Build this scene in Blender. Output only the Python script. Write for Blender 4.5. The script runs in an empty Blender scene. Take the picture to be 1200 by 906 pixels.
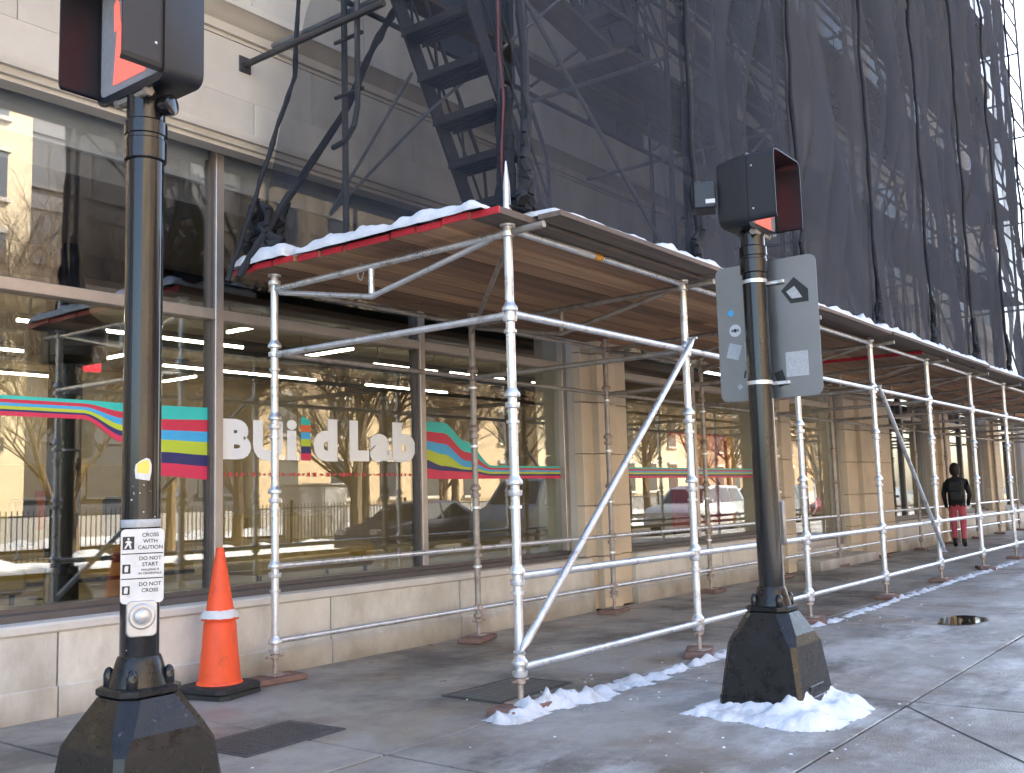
import bpy, bmesh, math, random
from mathutils import Vector, Matrix, noise
random.seed(7)
rad = math.radians
SC = bpy.context.scene
COL = SC.collection

# ------------------------------------------------------------------ camera
F_PX, YAW, PIT, ROL, HC = 1174.6, rad(37.516), rad(6.299), rad(-1.606), 1.35
fw = Vector((math.cos(YAW)*math.cos(PIT), math.sin(YAW)*math.cos(PIT), math.sin(PIT)))
r0 = Vector((math.sin(YAW), -math.cos(YAW), 0)); u0 = r0.cross(fw)
rt = math.cos(ROL)*r0 + math.sin(ROL)*u0; up = -math.sin(ROL)*r0 + math.cos(ROL)*u0
cam = bpy.data.cameras.new('camera'); cam.sensor_width = 36; cam.lens = F_PX/1200*36
cam.clip_start = .05; cam.clip_end = 3000
camo = bpy.data.objects.new('camera', cam); COL.objects.link(camo)
m = Matrix((rt, up, -fw)).transposed().to_4x4(); m.translation = (0, 0, HC)
camo.matrix_world = m; SC.camera = camo

# ------------------------------------------------------------------ sky, sun, exposure
SUN_EL, SUN_AZ = rad(38), rad(40)          # sun stands behind the building, off to the right
W = bpy.data.worlds.new('World'); SC.world = W; W.use_nodes = True
nt = W.node_tree; bg = nt.nodes['Background']
sk = nt.nodes.new('ShaderNodeTexSky'); sk.sky_type = 'NISHITA'; sk.sun_disc = False
sk.sun_elevation = SUN_EL; sk.sun_rotation = SUN_AZ; sk.air_density = 1.0; sk.dust_density = 2.5
nt.links.new(sk.outputs[0], bg.inputs[0]); bg.inputs[1].default_value = .15
sun = bpy.data.lights.new('sun', 'SUN'); sun.energy = 4.6; sun.angle = rad(.5); sun.color = (1, .9, .76)
suno = bpy.data.objects.new('sun', sun); COL.objects.link(suno)
sd = Vector((math.sin(SUN_AZ)*math.cos(SUN_EL), math.cos(SUN_AZ)*math.cos(SUN_EL), math.sin(SUN_EL)))
suno.rotation_euler = sd.to_track_quat('Z', 'Y').to_euler()
vs = SC.view_settings; vs.view_transform = 'Standard'; vs.look = 'None'; vs.gamma = 1
vs.use_curve_mapping = False; vs.exposure = 2.7
SC.cycles.max_bounces = 10; SC.cycles.transparent_max_bounces = 24
SC.cycles.diffuse_bounces = 4; SC.cycles.glossy_bounces = 4
SC.cycles.sample_clamp_indirect = 6

# ------------------------------------------------------------------ materials
MATS = {}
def mat(name, col, rough=.6, metal=0., var=.15, scale=4., bump=0., bscale=60., dark=None, dscale=1.2, dlo=.5, dhi=.75,
        spec=.5, alpha=1., stretch=(1, 1, 1), rvar=0., orand=0.):
    if name in MATS: return MATS[name]
    M = bpy.data.materials.new(name); M.use_nodes = True; n = M.node_tree; B = n.nodes['Principled BSDF']
    L = n.links.new
    geo = n.nodes.new('ShaderNodeNewGeometry')
    mp = n.nodes.new('ShaderNodeMapping'); mp.inputs['Scale'].default_value = stretch
    L(geo.outputs['Position'], mp.inputs['Vector'])
    nz = n.nodes.new('ShaderNodeTexNoise'); nz.inputs['Scale'].default_value = scale; nz.inputs['Detail'].default_value = 8
    nz.inputs['Roughness'].default_value = .65
    L(mp.outputs[0], nz.inputs['Vector'])
    rp = n.nodes.new('ShaderNodeValToRGB')
    lo = [max(0, c*(1-var)) for c in col]; hi = [min(1, c*(1+var)) for c in col]
    rp.color_ramp.elements[0].position = .3; rp.color_ramp.elements[1].position = .7
    rp.color_ramp.elements[0].color = (*lo, 1); rp.color_ramp.elements[1].color = (*hi, 1)
    L(nz.outputs[0], rp.inputs[0]); out = rp.outputs[0]
    if dark is not None:
        d = n.nodes.new('ShaderNodeTexNoise'); d.inputs['Scale'].default_value = dscale; d.inputs['Detail'].default_value = 9
        d.inputs['Roughness'].default_value = .68
        L(mp.outputs[0], d.inputs['Vector'])
        mr = n.nodes.new('ShaderNodeMapRange'); mr.inputs[1].default_value = dlo; mr.inputs[2].default_value = dhi
        L(d.outputs[0], mr.inputs[0])
        mx = n.nodes.new('ShaderNodeMix'); mx.data_type = 'RGBA'
        L(mr.outputs[0], mx.inputs[0]); L(out, mx.inputs[6]); mx.inputs[7].default_value = (*dark, 1)
        out = mx.outputs[2]
    if orand:   # each piece a little lighter or darker than its neighbours
        oi = n.nodes.new('ShaderNodeObjectInfo'); mo = n.nodes.new('ShaderNodeMapRange')
        mo.inputs[3].default_value = 1-orand; mo.inputs[4].default_value = 1+orand*.7
        L(oi.outputs['Random'], mo.inputs[0])
        vm = n.nodes.new('ShaderNodeVectorMath'); vm.operation = 'SCALE'; L(out, vm.inputs[0]); L(mo.outputs[0], vm.inputs['Scale']); out = vm.outputs[0]
    L(out, B.inputs['Base Color'])
    B.inputs['Roughness'].default_value = rough; B.inputs['Metallic'].default_value = metal
    B.inputs['Specular IOR Level'].default_value = spec
    B.inputs['Alpha'].default_value = alpha
    if rvar:
        mr2 = n.nodes.new('ShaderNodeMapRange'); mr2.inputs[1].default_value = .3; mr2.inputs[2].default_value = .7
        mr2.inputs[3].default_value = max(.02, rough-rvar); mr2.inputs[4].default_value = min(1, rough+rvar)
        L(nz.outputs[0], mr2.inputs[0]); L(mr2.outputs[0], B.inputs['Roughness'])
    if bump:
        b = n.nodes.new('ShaderNodeTexNoise'); b.inputs['Scale'].default_value = bscale; b.inputs['Detail'].default_value = 5
        L(mp.outputs[0], b.inputs['Vector'])
        bp = n.nodes.new('ShaderNodeBump'); bp.inputs['Strength'].default_value = bump; bp.inputs['Distance'].default_value = .01
        L(b.outputs[0], bp.inputs['Height']); L(bp.outputs[0], B.inputs['Normal'])
    MATS[name] = M; return M

def emit_mat(name, col, st):
    M = bpy.data.materials.new(name); M.use_nodes = True; n = M.node_tree
    B = n.nodes['Principled BSDF']; B.inputs['Base Color'].default_value = (*[c*.5 for c in col], 1)
    B.inputs['Emission Color'].default_value = (*col, 1); B.inputs['Emission Strength'].default_value = st
    MATS[name] = M; return M

def glass_mat(name, ior, tint, wob=.012, wscale=.7):
    M = bpy.data.materials.new(name); M.use_nodes = True; n = M.node_tree; n.nodes.clear(); L = n.links.new
    o = n.nodes.new('ShaderNodeOutputMaterial'); 
    # Schlick reflectance of one face, the same from either side
    ge = n.nodes.new('ShaderNodeNewGeometry'); dt = n.nodes.new('ShaderNodeVectorMath'); dt.operation = 'DOT_PRODUCT'
    L(ge.outputs['Normal'], dt.inputs[0]); L(ge.outputs['Incoming'], dt.inputs[1])
    ab = n.nodes.new('ShaderNodeMath'); ab.operation = 'ABSOLUTE'; L(dt.outputs['Value'], ab.inputs[0])
    om = n.nodes.new('ShaderNodeMath'); om.operation = 'SUBTRACT'; om.inputs[0].default_value = 1; L(ab.outputs[0], om.inputs[1])
    pw = n.nodes.new('ShaderNodeMath'); pw.operation = 'POWER'; L(om.outputs[0], pw.inputs[0]); pw.inputs[1].default_value = 5
    fr = n.nodes.new('ShaderNodeMath'); fr.operation = 'MULTIPLY_ADD'; L(pw.outputs[0], fr.inputs[0]); fr.inputs[1].default_value = 1-ior; fr.inputs[2].default_value = ior
    t = n.nodes.new('ShaderNodeBsdfTransparent'); t.inputs[0].default_value = (*tint, 1)
    g = n.nodes.new('ShaderNodeBsdfGlossy'); g.inputs['Roughness'].default_value = 0.0
    g.inputs[0].default_value = (1, 1, 1, 1)
    geo = n.nodes.new('ShaderNodeNewGeometry'); nz = n.nodes.new('ShaderNodeTexNoise'); nz.inputs['Scale'].default_value = wscale
    nz.inputs['Detail'].default_value = 1
    L(geo.outputs['Position'], nz.inputs['Vector'])
    bp = n.nodes.new('ShaderNodeBump'); bp.inputs['Strength'].default_value = 1; bp.inputs['Distance'].default_value = wob
    L(nz.outputs[0], bp.inputs['Height']); L(bp.outputs[0], g.inputs['Normal'])
    mx = n.nodes.new('ShaderNodeMixShader'); L(fr.outputs[0], mx.inputs[0]); L(t.outputs[0], mx.inputs[1]); L(g.outputs[0], mx.inputs[2])
    L(mx.outputs[0], o.inputs[0]); MATS[name] = M; return M

def net_mat(name, col, dens):
    M = bpy.data.materials.new(name); M.use_nodes = True; n = M.node_tree; n.nodes.clear(); L = n.links.new
    o = n.nodes.new('ShaderNodeOutputMaterial')
    t = n.nodes.new('ShaderNodeBsdfTransparent'); d = n.nodes.new('ShaderNodeBsdfDiffuse'); tr = n.nodes.new('ShaderNodeBsdfTranslucent')
    d.inputs[0].default_value = (*col, 1); tr.inputs[0].default_value = (*[c*.7 for c in col], 1)
    a = n.nodes.new('ShaderNodeMixShader'); a.inputs[0].default_value = .3
    L(d.outputs[0], a.inputs[1]); L(tr.outputs[0], a.inputs[2])
    geo = n.nodes.new('ShaderNodeNewGeometry'); mp = n.nodes.new('ShaderNodeMapping'); mp.inputs['Scale'].default_value = (1, 1, .25)
    L(geo.outputs['Position'], mp.inputs[0])
    nz = n.nodes.new('ShaderNodeTexNoise'); nz.inputs['Scale'].default_value = 1.3; nz.inputs['Detail'].default_value = 6
    L(mp.outputs[0], nz.inputs['Vector'])
    mr = n.nodes.new('ShaderNodeMapRange'); mr.inputs[1].default_value = .3; mr.inputs[2].default_value = .7
    mr.inputs[3].default_value = dens-.14; mr.inputs[4].default_value = min(.97, dens+.14)
    L(nz.outputs[0], mr.inputs[0])
    mx = n.nodes.new('ShaderNodeMixShader'); L(mr.outputs[0], mx.inputs[0]); L(t.outputs[0], mx.inputs[1]); L(a.outputs[0], mx.inputs[2])
    L(mx.outputs[0], o.inputs[0]); MATS[name] = M; return M

def concrete_mat():
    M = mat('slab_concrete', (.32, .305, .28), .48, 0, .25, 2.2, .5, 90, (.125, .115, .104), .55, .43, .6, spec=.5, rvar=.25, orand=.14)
    n = M.node_tree; L = n.links.new; B = n.nodes['Principled BSDF']
    src = B.inputs['Base Color'].links[0].from_socket
    geo = n.nodes.new('ShaderNodeNewGeometry')
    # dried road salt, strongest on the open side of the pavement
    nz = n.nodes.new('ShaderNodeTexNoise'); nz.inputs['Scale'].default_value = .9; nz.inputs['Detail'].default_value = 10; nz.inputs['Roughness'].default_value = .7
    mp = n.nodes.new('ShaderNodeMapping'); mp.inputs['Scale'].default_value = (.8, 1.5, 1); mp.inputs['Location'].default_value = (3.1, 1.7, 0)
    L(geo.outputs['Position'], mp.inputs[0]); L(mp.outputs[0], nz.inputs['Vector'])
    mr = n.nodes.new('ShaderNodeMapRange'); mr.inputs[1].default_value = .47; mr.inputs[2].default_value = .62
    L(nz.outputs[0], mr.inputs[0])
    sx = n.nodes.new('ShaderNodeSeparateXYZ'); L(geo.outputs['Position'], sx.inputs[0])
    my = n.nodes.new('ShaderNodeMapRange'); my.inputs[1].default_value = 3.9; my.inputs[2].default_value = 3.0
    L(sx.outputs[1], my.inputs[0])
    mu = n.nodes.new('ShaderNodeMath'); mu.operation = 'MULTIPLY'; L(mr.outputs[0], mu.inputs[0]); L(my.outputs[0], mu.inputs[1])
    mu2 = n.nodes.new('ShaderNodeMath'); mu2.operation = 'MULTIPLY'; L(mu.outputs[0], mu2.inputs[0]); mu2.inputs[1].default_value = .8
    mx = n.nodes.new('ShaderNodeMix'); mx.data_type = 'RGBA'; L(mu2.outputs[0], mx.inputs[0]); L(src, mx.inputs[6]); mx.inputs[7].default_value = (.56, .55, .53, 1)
    # brown rust and grit stains, gum spots and hairline cracks
    def layer(src_, fac, col):
        m_ = n.nodes.new('ShaderNodeMix'); m_.data_type = 'RGBA'; L(fac, m_.inputs[0]); L(src_, m_.inputs[6]); m_.inputs[7].default_value = (*col, 1); return m_.outputs[2]
    def rng(sock, a, b, c=0., d=1.):
        r_ = n.nodes.new('ShaderNodeMapRange'); r_.inputs[1].default_value = a; r_.inputs[2].default_value = b; r_.inputs[3].default_value = c; r_.inputs[4].default_value = d; L(sock, r_.inputs[0]); return r_.outputs[0]
    n2 = n.nodes.new('ShaderNodeTexNoise'); n2.inputs['Scale'].default_value = .8; n2.inputs['Detail'].default_value = 9; n2.inputs['Roughness'].default_value = .7
    mp2 = n.nodes.new('ShaderNodeMapping'); mp2.inputs['Location'].default_value = (7.3, 2.2, 0); L(geo.outputs['Position'], mp2.inputs[0]); L(mp2.outputs[0], n2.inputs['Vector'])
    c_ = layer(mx.outputs[2], rng(n2.outputs[0], .5, .68, 0, .75), (.17, .118, .072))
    vo = n.nodes.new('ShaderNodeTexVoronoi'); vo.inputs['Scale'].default_value = 2.6; L(geo.outputs['Position'], vo.inputs['Vector'])
    c_ = layer(c_, rng(vo.outputs['Distance'], .06, .045, 0, .55), (.06, .055, .05))
    n3 = n.nodes.new('ShaderNodeTexNoise'); n3.inputs['Scale'].default_value = 38; n3.inputs['Detail'].default_value = 3; L(geo.outputs['Position'], n3.inputs['Vector'])
    c_ = layer(c_, rng(n3.outputs[0], .58, .75, 0, .35), (.1, .095, .09))
    L(c_, B.inputs['Base Color'])
    return M

def grime(M, z0, z1, col, k):
    n = M.node_tree; L = n.links.new; B = n.nodes['Principled BSDF']; src = B.inputs['Base Color'].links[0].from_socket
    ge = n.nodes.new('ShaderNodeNewGeometry'); sx = n.nodes.new('ShaderNodeSeparateXYZ'); L(ge.outputs['Position'], sx.inputs[0])
    nn = n.nodes.new('ShaderNodeTexNoise'); nn.inputs['Scale'].default_value = 2.8; nn.inputs['Detail'].default_value = 8; L(ge.outputs['Position'], nn.inputs['Vector'])
    ad = n.nodes.new('ShaderNodeMath'); ad.operation = 'MULTIPLY_ADD'; L(nn.outputs[0], ad.inputs[0]); ad.inputs[1].default_value = -.5; L(sx.outputs[2], ad.inputs[2])
    mr = n.nodes.new('ShaderNodeMapRange'); mr.inputs[1].default_value = z1-.25; mr.inputs[2].default_value = z0-.25; mr.inputs[4].default_value = k; L(ad.outputs[0], mr.inputs[0])
    mx = n.nodes.new('ShaderNodeMix'); mx.data_type = 'RGBA'; L(mr.outputs[0], mx.inputs[0]); L(src, mx.inputs[6]); mx.inputs[7].default_value = (*col, 1); L(mx.outputs[2], B.inputs['Base Color'])
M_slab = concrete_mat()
M_joint = mat('joint_dirt', (.03, .029, .027), .9)
M_asph = mat('asphalt', (.055, .055, .057), .8, 0, .25, 3, .5, 120)
M_curb = mat('kerb_granite', (.3, .29, .28), .7, 0, .2, 20)
M_pier = mat('pier_stone', (.6, .5, .375), .75, 0, .1, 1.5, .15, 60, (.44, .35, .25), .8, .52, .8, orand=.06)
M_stone = mat('limestone', (.51, .475, .42), .75, 0, .1, 1.5, .15, 60, (.36, .32, .27), .8, .52, .8, orand=.07)
M_plinth = mat('plinth_concrete', (.6, .575, .52), .8, 0, .12, 2.5, .35, 70, (.36, .33, .27), 1.6, .5, .78, stretch=(1, 1, .5), orand=.06)
grime(M_plinth, -.02, .30, (.2, .165, .12), .75)
M_cap = mat('sill_stone', (.58, .56, .52), .65, 0, .1, 3, .2, 60, (.42, .4, .36), 1.5, .5, .8)
M_alu = mat('window_aluminium', (.42, .38, .35), .38, .7, .08, 6)
M_dalu = mat('dark_frame', (.12, .11, .11), .4, .5, .08, 6)
M_glass = glass_mat('shop_glass', .105, (.86, .88, .84), .0005, .6)
M_glass2 = glass_mat('upper_glass', .14, (.8, .83, .86), .0009, .8)
M_galv = mat('galvanised_steel', (.74, .76, .79), .36, .75, .12, 9, .12, 120, (.36, .32, .28), 7, .54, .72, rvar=.14, orand=.14)
M_galvd = mat('weathered_steel', (.36, .33, .30), .5, .55, .2, 9, .1, 90, (.2, .13, .09), 6, .5, .75)
M_rust = mat('rusty_fittings', (.42, .36, .32), .55, .55, .25, 20, .2, 150, (.22, .11, .06), 14, .5, .7)
M_dpipe = mat('dark_scaffold_pipe', (.06, .06, .065), .5, .4, .2, 8)
M_mpipe = mat('grey_scaffold_pipe', (.2, .21, .23), .45, .5, .2, 8)
M_wood = mat('plank_underside', (.37, .215, .13), .8, 0, .3, 5, .25, 60, (.2, .11, .06), 2.6, .5, .75, stretch=(.12, 3.5, 3.5), orand=.42)
M_wood2 = mat('plank_underside_pale', (.48, .29, .165), .8, 0, .24, 5, .25, 60, (.3, .18, .1), 2.6, .5, .75, stretch=(.12, 3.5, 3.5), orand=.35)
M_wood3 = mat('plank_weathered', (.15, .115, .092), .85, 0, .3, 5, .25, 60, (.08, .06, .05), 2.6, .5, .75, stretch=(.12, 3.5, 3.5), orand=.3)
M_red = mat('red_end_paint', (.5, .02, .035), .5, 0, .2, 12)
M_snow = mat('snow', (.68, .70, .73), .75, 0, .06, 8, .9, 30, (.5, .5, .5), 6, .56, .8)
M_snowd = mat('dirty_snow', (.58, .6, .63), .75, 0, .1, 8, .9, 30, (.33, .32, .31), 5, .5, .75)
M_black = mat('black_gloss_paint', (.012, .012, .014), .13, 0, .2, 5, .008, 12, (.02, .018, .018), 5, .6, .8, spec=.45, rvar=.04, stretch=(1, 1, .25))
M_base = mat('black_base_paint', (.012, .0115, .012), .3, 0, .35, 14, .12, 40, (.13, .12, .11), 26, .62, .72, spec=.4, rvar=.1)
M_head = mat('signal_housing', (.013, .014, .018), .42, 0, .2, 10)
M_visor = mat('visor_inside', (.05, .045, .048), .6, 0, .15, 10)
M_alum = mat('sign_back_aluminium', (.27, .265, .26), .42, .85, .06, 5, .05, 40, rvar=.08)
M_white = mat('white_print', (.62, .62, .62), .5, 0, .08, 20, dark=(.36, .36, .37), dscale=22, dlo=.6, dhi=.8)
M_print = mat('black_print', (.02, .02, .02), .5)
M_btn = mat('cast_button_housing', (.5, .5, .51), .4, .6, .1, 20)
M_orange = mat('cone_orange', (.8, .085, .02), .55, 0, .12, 6, .08, 40, (.2, .05, .03), 7, .56, .74, stretch=(1, 1, .6))
M_rub = mat('black_rubber', (.02, .02, .02), .7, 0, .3, 15, .3, 50)
M_iron = mat('cast_iron', (.085, .085, .09), .55, .5, .25, 14, .5, 80)
M_sole = mat('sole_board_wood', (.2, .12, .095), .85, 0, .3, 8, .4, 60, (.09, .05, .04), 4, .5, .7)
M_net = net_mat('netting_front', (.094, .102, .122), .86)
M_netm = net_mat('netting_front_mid', (.078, .088, .112), .78)
M_net1 = net_mat('netting_front_worn', (.066, .076, .1), .66)
M_net2 = net_mat('netting_thin', (.05, .055, .07), .50)
M_netd = mat('gathered_netting', (.016, .018, .024), .85, 0, .3, 10)
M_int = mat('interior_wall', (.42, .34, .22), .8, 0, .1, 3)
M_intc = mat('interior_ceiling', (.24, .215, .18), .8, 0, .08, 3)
M_intf = mat('interior_floor', (.4, .33, .22), .5, 0, .1, 3)
M_yel = mat('ochre_upholstery', (.5, .35, .11), .7, 0, .1, 5)
M_col = mat('dark_interior', (.02, .02, .022), .6)
M_lamp = emit_mat('led_tube', (1, .92, .76), 5.)
M_bark = mat('bark', (.2, .145, .09), .9, 0, .3, 12)
M_soil = mat('winter_grass', (.32, .24, .12), .9, 0, .3, 2, .6, 30)
M_walk2 = mat('far_pavement', (.33, .31, .28), .8, 0, .15, 2)
M_upane = mat('upper_window_glass', (.05, .065, .085), .3, 0, .1, 3, spec=.3)
M_pane = mat('far_window_glass', (.03, .04, .055), .08, 0, .1, 3, spec=.8)
M_tyre = mat('tyre', (.02, .02, .02), .8)
M_rim = mat('rim', (.4, .4, .41), .35, .8)
M_cglass = mat('car_glass', (.02, .025, .03), .06, 0, .1, 3, spec=.8)
STR = [mat('vinyl_teal', (.03, .5, .44), .4, 0, .05), mat('vinyl_red', (.55, .03, .07), .4, 0, .05), mat('vinyl_blue', (.05, .38, .7), .4, 0, .05),
       mat('vinyl_lime', (.45, .56, .04), .4, 0, .05), mat('vinyl_navy', (.02, .025, .13), .4, 0, .05), mat('vinyl_crimson', (.62, .03, .09), .4, 0, .05)]
M_letter = mat('vinyl_white', (.85, .87, .88), .5, 0, .03)

# ------------------------------------------------------------------ geometry helpers
class MB:
    def __init__(s): s.v = []; s.f = []; s.m = []
    def add(s, vs, fs, mi=0):
        b = len(s.v); s.v += [tuple(v) for v in vs]; s.f += [tuple(b+i for i in f) for f in fs]; s.m += [mi]*len(fs); return s
    def box(s, x0, x1, y0, y1, z0, z1, mi=0):
        return s.add([(x0, y0, z0), (x1, y0, z0), (x1, y1, z0), (x0, y1, z0), (x0, y0, z1), (x1, y0, z1), (x1, y1, z1), (x0, y1, z1)],
                     [(0, 3, 2, 1), (4, 5, 6, 7), (0, 1, 5, 4), (1, 2, 6, 5), (2, 3, 7, 6), (3, 0, 4, 7)], mi)
    def bbox(s, x0, x1, y0, y1, z0, z1, b=.01, mi=0):   # bevelled box
        bm = bmesh.new(); bmesh.ops.create_cube(bm, size=1)
        for v in bm.verts: v.co = Vector(((x0+x1)/2+v.co.x*(x1-x0), (y0+y1)/2+v.co.y*(y1-y0), (z0+z1)/2+v.co.z*(z1-z0)))
        bmesh.ops.bevel(bm, geom=bm.edges[:], offset=b, segments=1, profile=.5, affect='EDGES')
        bm.verts.index_update(); s.add([v.co for v in bm.verts], [[v.index for v in f.verts] for f in bm.faces], mi); bm.free(); return s
    def tube(s, p0, p1, r, n=10, r1=None, cap=True, mi=0):
        p0 = Vector(p0); p1 = Vector(p1); d = p1-p0; r1 = r if r1 is None else r1
        q = d.to_track_quat('Z', 'Y'); a = q @ Vector((1, 0, 0)); b = q @ Vector((0, 1, 0))
        vs = []
        for p, R in ((p0, r), (p1, r1)):
            for i in range(n):
                t = 2*math.pi*i/n; vs.append(p+(a*math.cos(t)+b*math.sin(t))*R)
        fs = [(i, (i+1) % n, n+(i+1) % n, n+i) for i in range(n)]
        if cap: fs += [tuple(range(n-1, -1, -1)), tuple(range(n, 2*n))]
        return s.add(vs, fs, mi)
    def path(s, pts, r, n=8, mi=0):
        for i in range(len(pts)-1):
            ra = r[i] if isinstance(r, (list, tuple)) else r; rb = r[i+1] if isinstance(r, (list, tuple)) else r
            s.tube(pts[i], pts[i+1], ra, n, rb, True, mi)
        return s
    def rings(s, rings, cap=True, mi=0):               # list of equal-length vertex loops
        n = len(rings[0]); vs = [v for R in rings for v in R]; fs = []
        for k in range(len(rings)-1):
            for i in range(n): fs.append((k*n+i, k*n+(i+1) % n, (k+1)*n+(i+1) % n, (k+1)*n+i))
        if cap: fs += [tuple(range(n-1, -1, -1)), tuple(range((len(rings)-1)*n, len(rings)*n))]
        return s.add(vs, fs, mi)
    def lathe(s, prof, n=24, c=(0, 0), mi=0):
        return s.rings([[(c[0]+r*math.cos(2*math.pi*i/n), c[1]+r*math.sin(2*math.pi*i/n), z) for i in range(n)] for r, z in prof], True, mi)
    def grid(s, nu, nv, fn, mi=0):
        vs = [fn(i/nu, j/nv) for j in range(nv+1) for i in range(nu+1)]
        return s.add(vs, [(j*(nu+1)+i, j*(nu+1)+i+1, (j+1)*(nu+1)+i+1, (j+1)*(nu+1)+i) for j in range(nv) for i in range(nu)], mi)
    def extr(s, prof, axis, a, b, mi=0):               # 2-D polygon extruded along an axis
        def P(p, t): return (t, p[0], p[1]) if axis == 'x' else ((p[0], t, p[1]) if axis == 'y' else (p[0], p[1], t))
        return s.rings([[P(p, a) for p in prof], [P(p, b) for p in prof]], True, mi)
    def mesh(s, name, mats, smooth=False):
        me = bpy.data.meshes.new(name); me.from_pydata(s.v, [], s.f); me.update()
        for k in (mats if isinstance(mats, (list, tuple)) else [mats]): me.materials.append(k)
        if len(me.materials) > 1:
            for p, i in zip(me.polygons, s.m): p.material_index = i
        bm = bmesh.new(); bm.from_mesh(me); bmesh.ops.recalc_face_normals(bm, faces=bm.faces[:])
        bm.to_mesh(me); bm.free()
        if smooth:
            me.polygons.foreach_set('use_smooth', [True]*len(me.polygons))
            try: me.set_sharp_from_angle(angle=rad(150 if 'snow' in name else 38))
            except Exception: pass
        return me

def tag(o, label=None, cat=None, group=None, kind=None):
    for k, v in (('label', label), ('category', cat), ('group', group), ('kind', kind)):
        if v: o[k] = v
    return o
def link(name, data, parent=None, loc=None):
    o = bpy.data.objects.new(name, data); COL.objects.link(o)
    if parent: o.parent = parent
    if loc is not None: o.location = loc
    return o
def wloc(o):
    v = Vector(o.location)
    while o.parent: o = o.parent; v += Vector(o.location)
    return v
def obj(name, mb, mats, parent=None, smooth=False, world=True):
    """one mesh object from world coordinates; its origin goes to the middle of its base"""
    xs = [v[0] for v in mb.v]; ys = [v[1] for v in mb.v]; zs = [v[2] for v in mb.v]
    c = Vector(((min(xs)+max(xs))/2, (min(ys)+max(ys))/2, min(zs)))
    mb.v = [(v[0]-c.x, v[1]-c.y, v[2]-c.z) for v in mb.v]
    o = link(name, mb.mesh(name, mats, smooth), parent)
    o.location = c-(wloc(parent) if parent else Vector())
    return o
def thing(name, label, cat, loc=(0, 0, 0), group=None, rz=0):
    o = link(name, None, None, loc); o.rotation_euler.z = rz; o.empty_display_size = .2
    return tag(o, label, cat, group)
def struct(name, mb, mats, smooth=False): return tag(obj(name, mb, mats, None, smooth), kind='structure')
def text_mb(body, size, bold=0., ext=.0008, align='LEFT'):
    c = bpy.data.curves.new('t', 'FONT'); c.body = body; c.size = size; c.offset = bold; c.extrude = ext; c.align_x = align
    c.resolution_u = 4
    o = bpy.data.objects.new('t', c); COL.objects.link(o); bpy.context.view_layer.update()
    me = bpy.data.meshes.new_from_object(o.evaluated_get(bpy.context.evaluated_depsgraph_get()))
    vs = [v.co.copy() for v in me.vertices]; fs = [tuple(p.vertices) for p in me.polygons]
    bpy.data.objects.remove(o); bpy.data.meshes.remove(me); return vs, fs
def nz(x, y, z=0): return noise.noise((x, y, z))

# ------------------------------------------------------------------ setting: ground
CURB = -2.2
SKY_ROT = None
mb = MB().box(-400, 400, -400, 400, -.6, -.16); struct('ground', mb, M_asph)
walk = struct('sidewalk', MB().box(-60, 90, CURB, 6.55, -.5, -.022), M_joint)
rows = [(3.96, 6.55), (2.0, 3.96), (.05, 2.0), (CURB+.16, .05)]
x = 3.96-2.69*6
cols = []
while x < 60: cols.append((x, x+2.69)); x += 2.69
ib = 0
for (y0, y1) in rows:
    for (x0, x1) in cols:
        cuts = [(x0, x1)]
        if y0 == 3.96 and abs(x1-3.96) < .01: cuts = [(x0, 2.97), (2.97, x1)]
        for a, b in cuts:
            g = .011; dz = random.uniform(-.0025, .0025)
            m_ = MB().bbox(a+g, b-g, y0+g, y1-g, -.12, 0, .004)
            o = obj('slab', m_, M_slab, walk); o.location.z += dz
            o.rotation_euler = (random.uniform(-.0008, .0008), random.uniform(-.0008, .0008), 0)
for k in range(40):
    obj('kerbstone', MB().bbox(-30+k*2.2, -30+k*2.2+2.19, CURB, CURB+.155, -.3, .0, .012), M_curb, walk)
# crack running off to the kerb ramp
cr = MB(); pts = [(6.52, 2.01), (6.3, 1.83), (6.02, 1.6), (5.75, 1.37), (5.48, 1.14), (5.0, .75), (4.4, .2)]
for i in range(len(pts)-1):
    (ax, ay), (bx, by) = pts[i], pts[i+1]; d = Vector((bx-ax, by-ay)).normalized()*.007
    cr.add([(ax-d.y, ay+d.x, .004), (ax+d.y, ay-d.x, .004), (bx+d.y, by-d.x, .004), (bx-d.y, by+d.x, .004)], [(0, 1, 2, 3)])
obj('saw_cut', cr, M_joint, walk)
road = struct('road', MB().box(-120, 160, -8.1, CURB, -.5, -.13), M_asph)
med = struct('median', MB().box(-120, 160, -14.5, -8.1, -.5, .0), M_soil)
road2 = struct('far_road', MB().box(-120, 160, -22, -14.5, -.5, -.13), M_asph)
walk2 = struct('far_sidewalk', MB().box(-120, 160, -60, -22, -.5, .0), M_walk2)
for k in range(14):
    obj('lane_line', MB().box(-10+k*6, -7+k*6, -5.05, -4.93, -.13, -.125), M_white, road)

def snow_strip(x0, x1, y0, y1, z, h, nu, nv, sc=2.5, thr=0., seed=0):
    def fn(u, v):
        X = x0+(x1-x0)*u; Y = y0+(y1-y0)*v
        e = min(1, 5*min(u, 1-u))*min(1, 3*min(v, 1-v))
        n_ = .6+.9*nz(X*sc, Y*sc, seed)+.4*nz(X*sc*3, Y*sc*3, seed+4)
        return (X, Y, z+h*e*max(0, n_-thr)-.012)
    return MB().grid(nu, nv, fn)
tag(obj('median_snow', snow_strip(-40, 90, -9.4, -8.0, 0, .35, 420, 8, 1.3), M_snow, None, True),
    'long ploughed snowbank along the edge of the street median', 'snow', kind='stuff')
tag(obj('kerb_snow', snow_strip(-30, 90, -22.8, -21.6, 0, .4, 420, 8, 1.3, 0, 9), M_snow, None, True),
    'low snowbank along the far pavement across the street', 'snow', kind='stuff')

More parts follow.
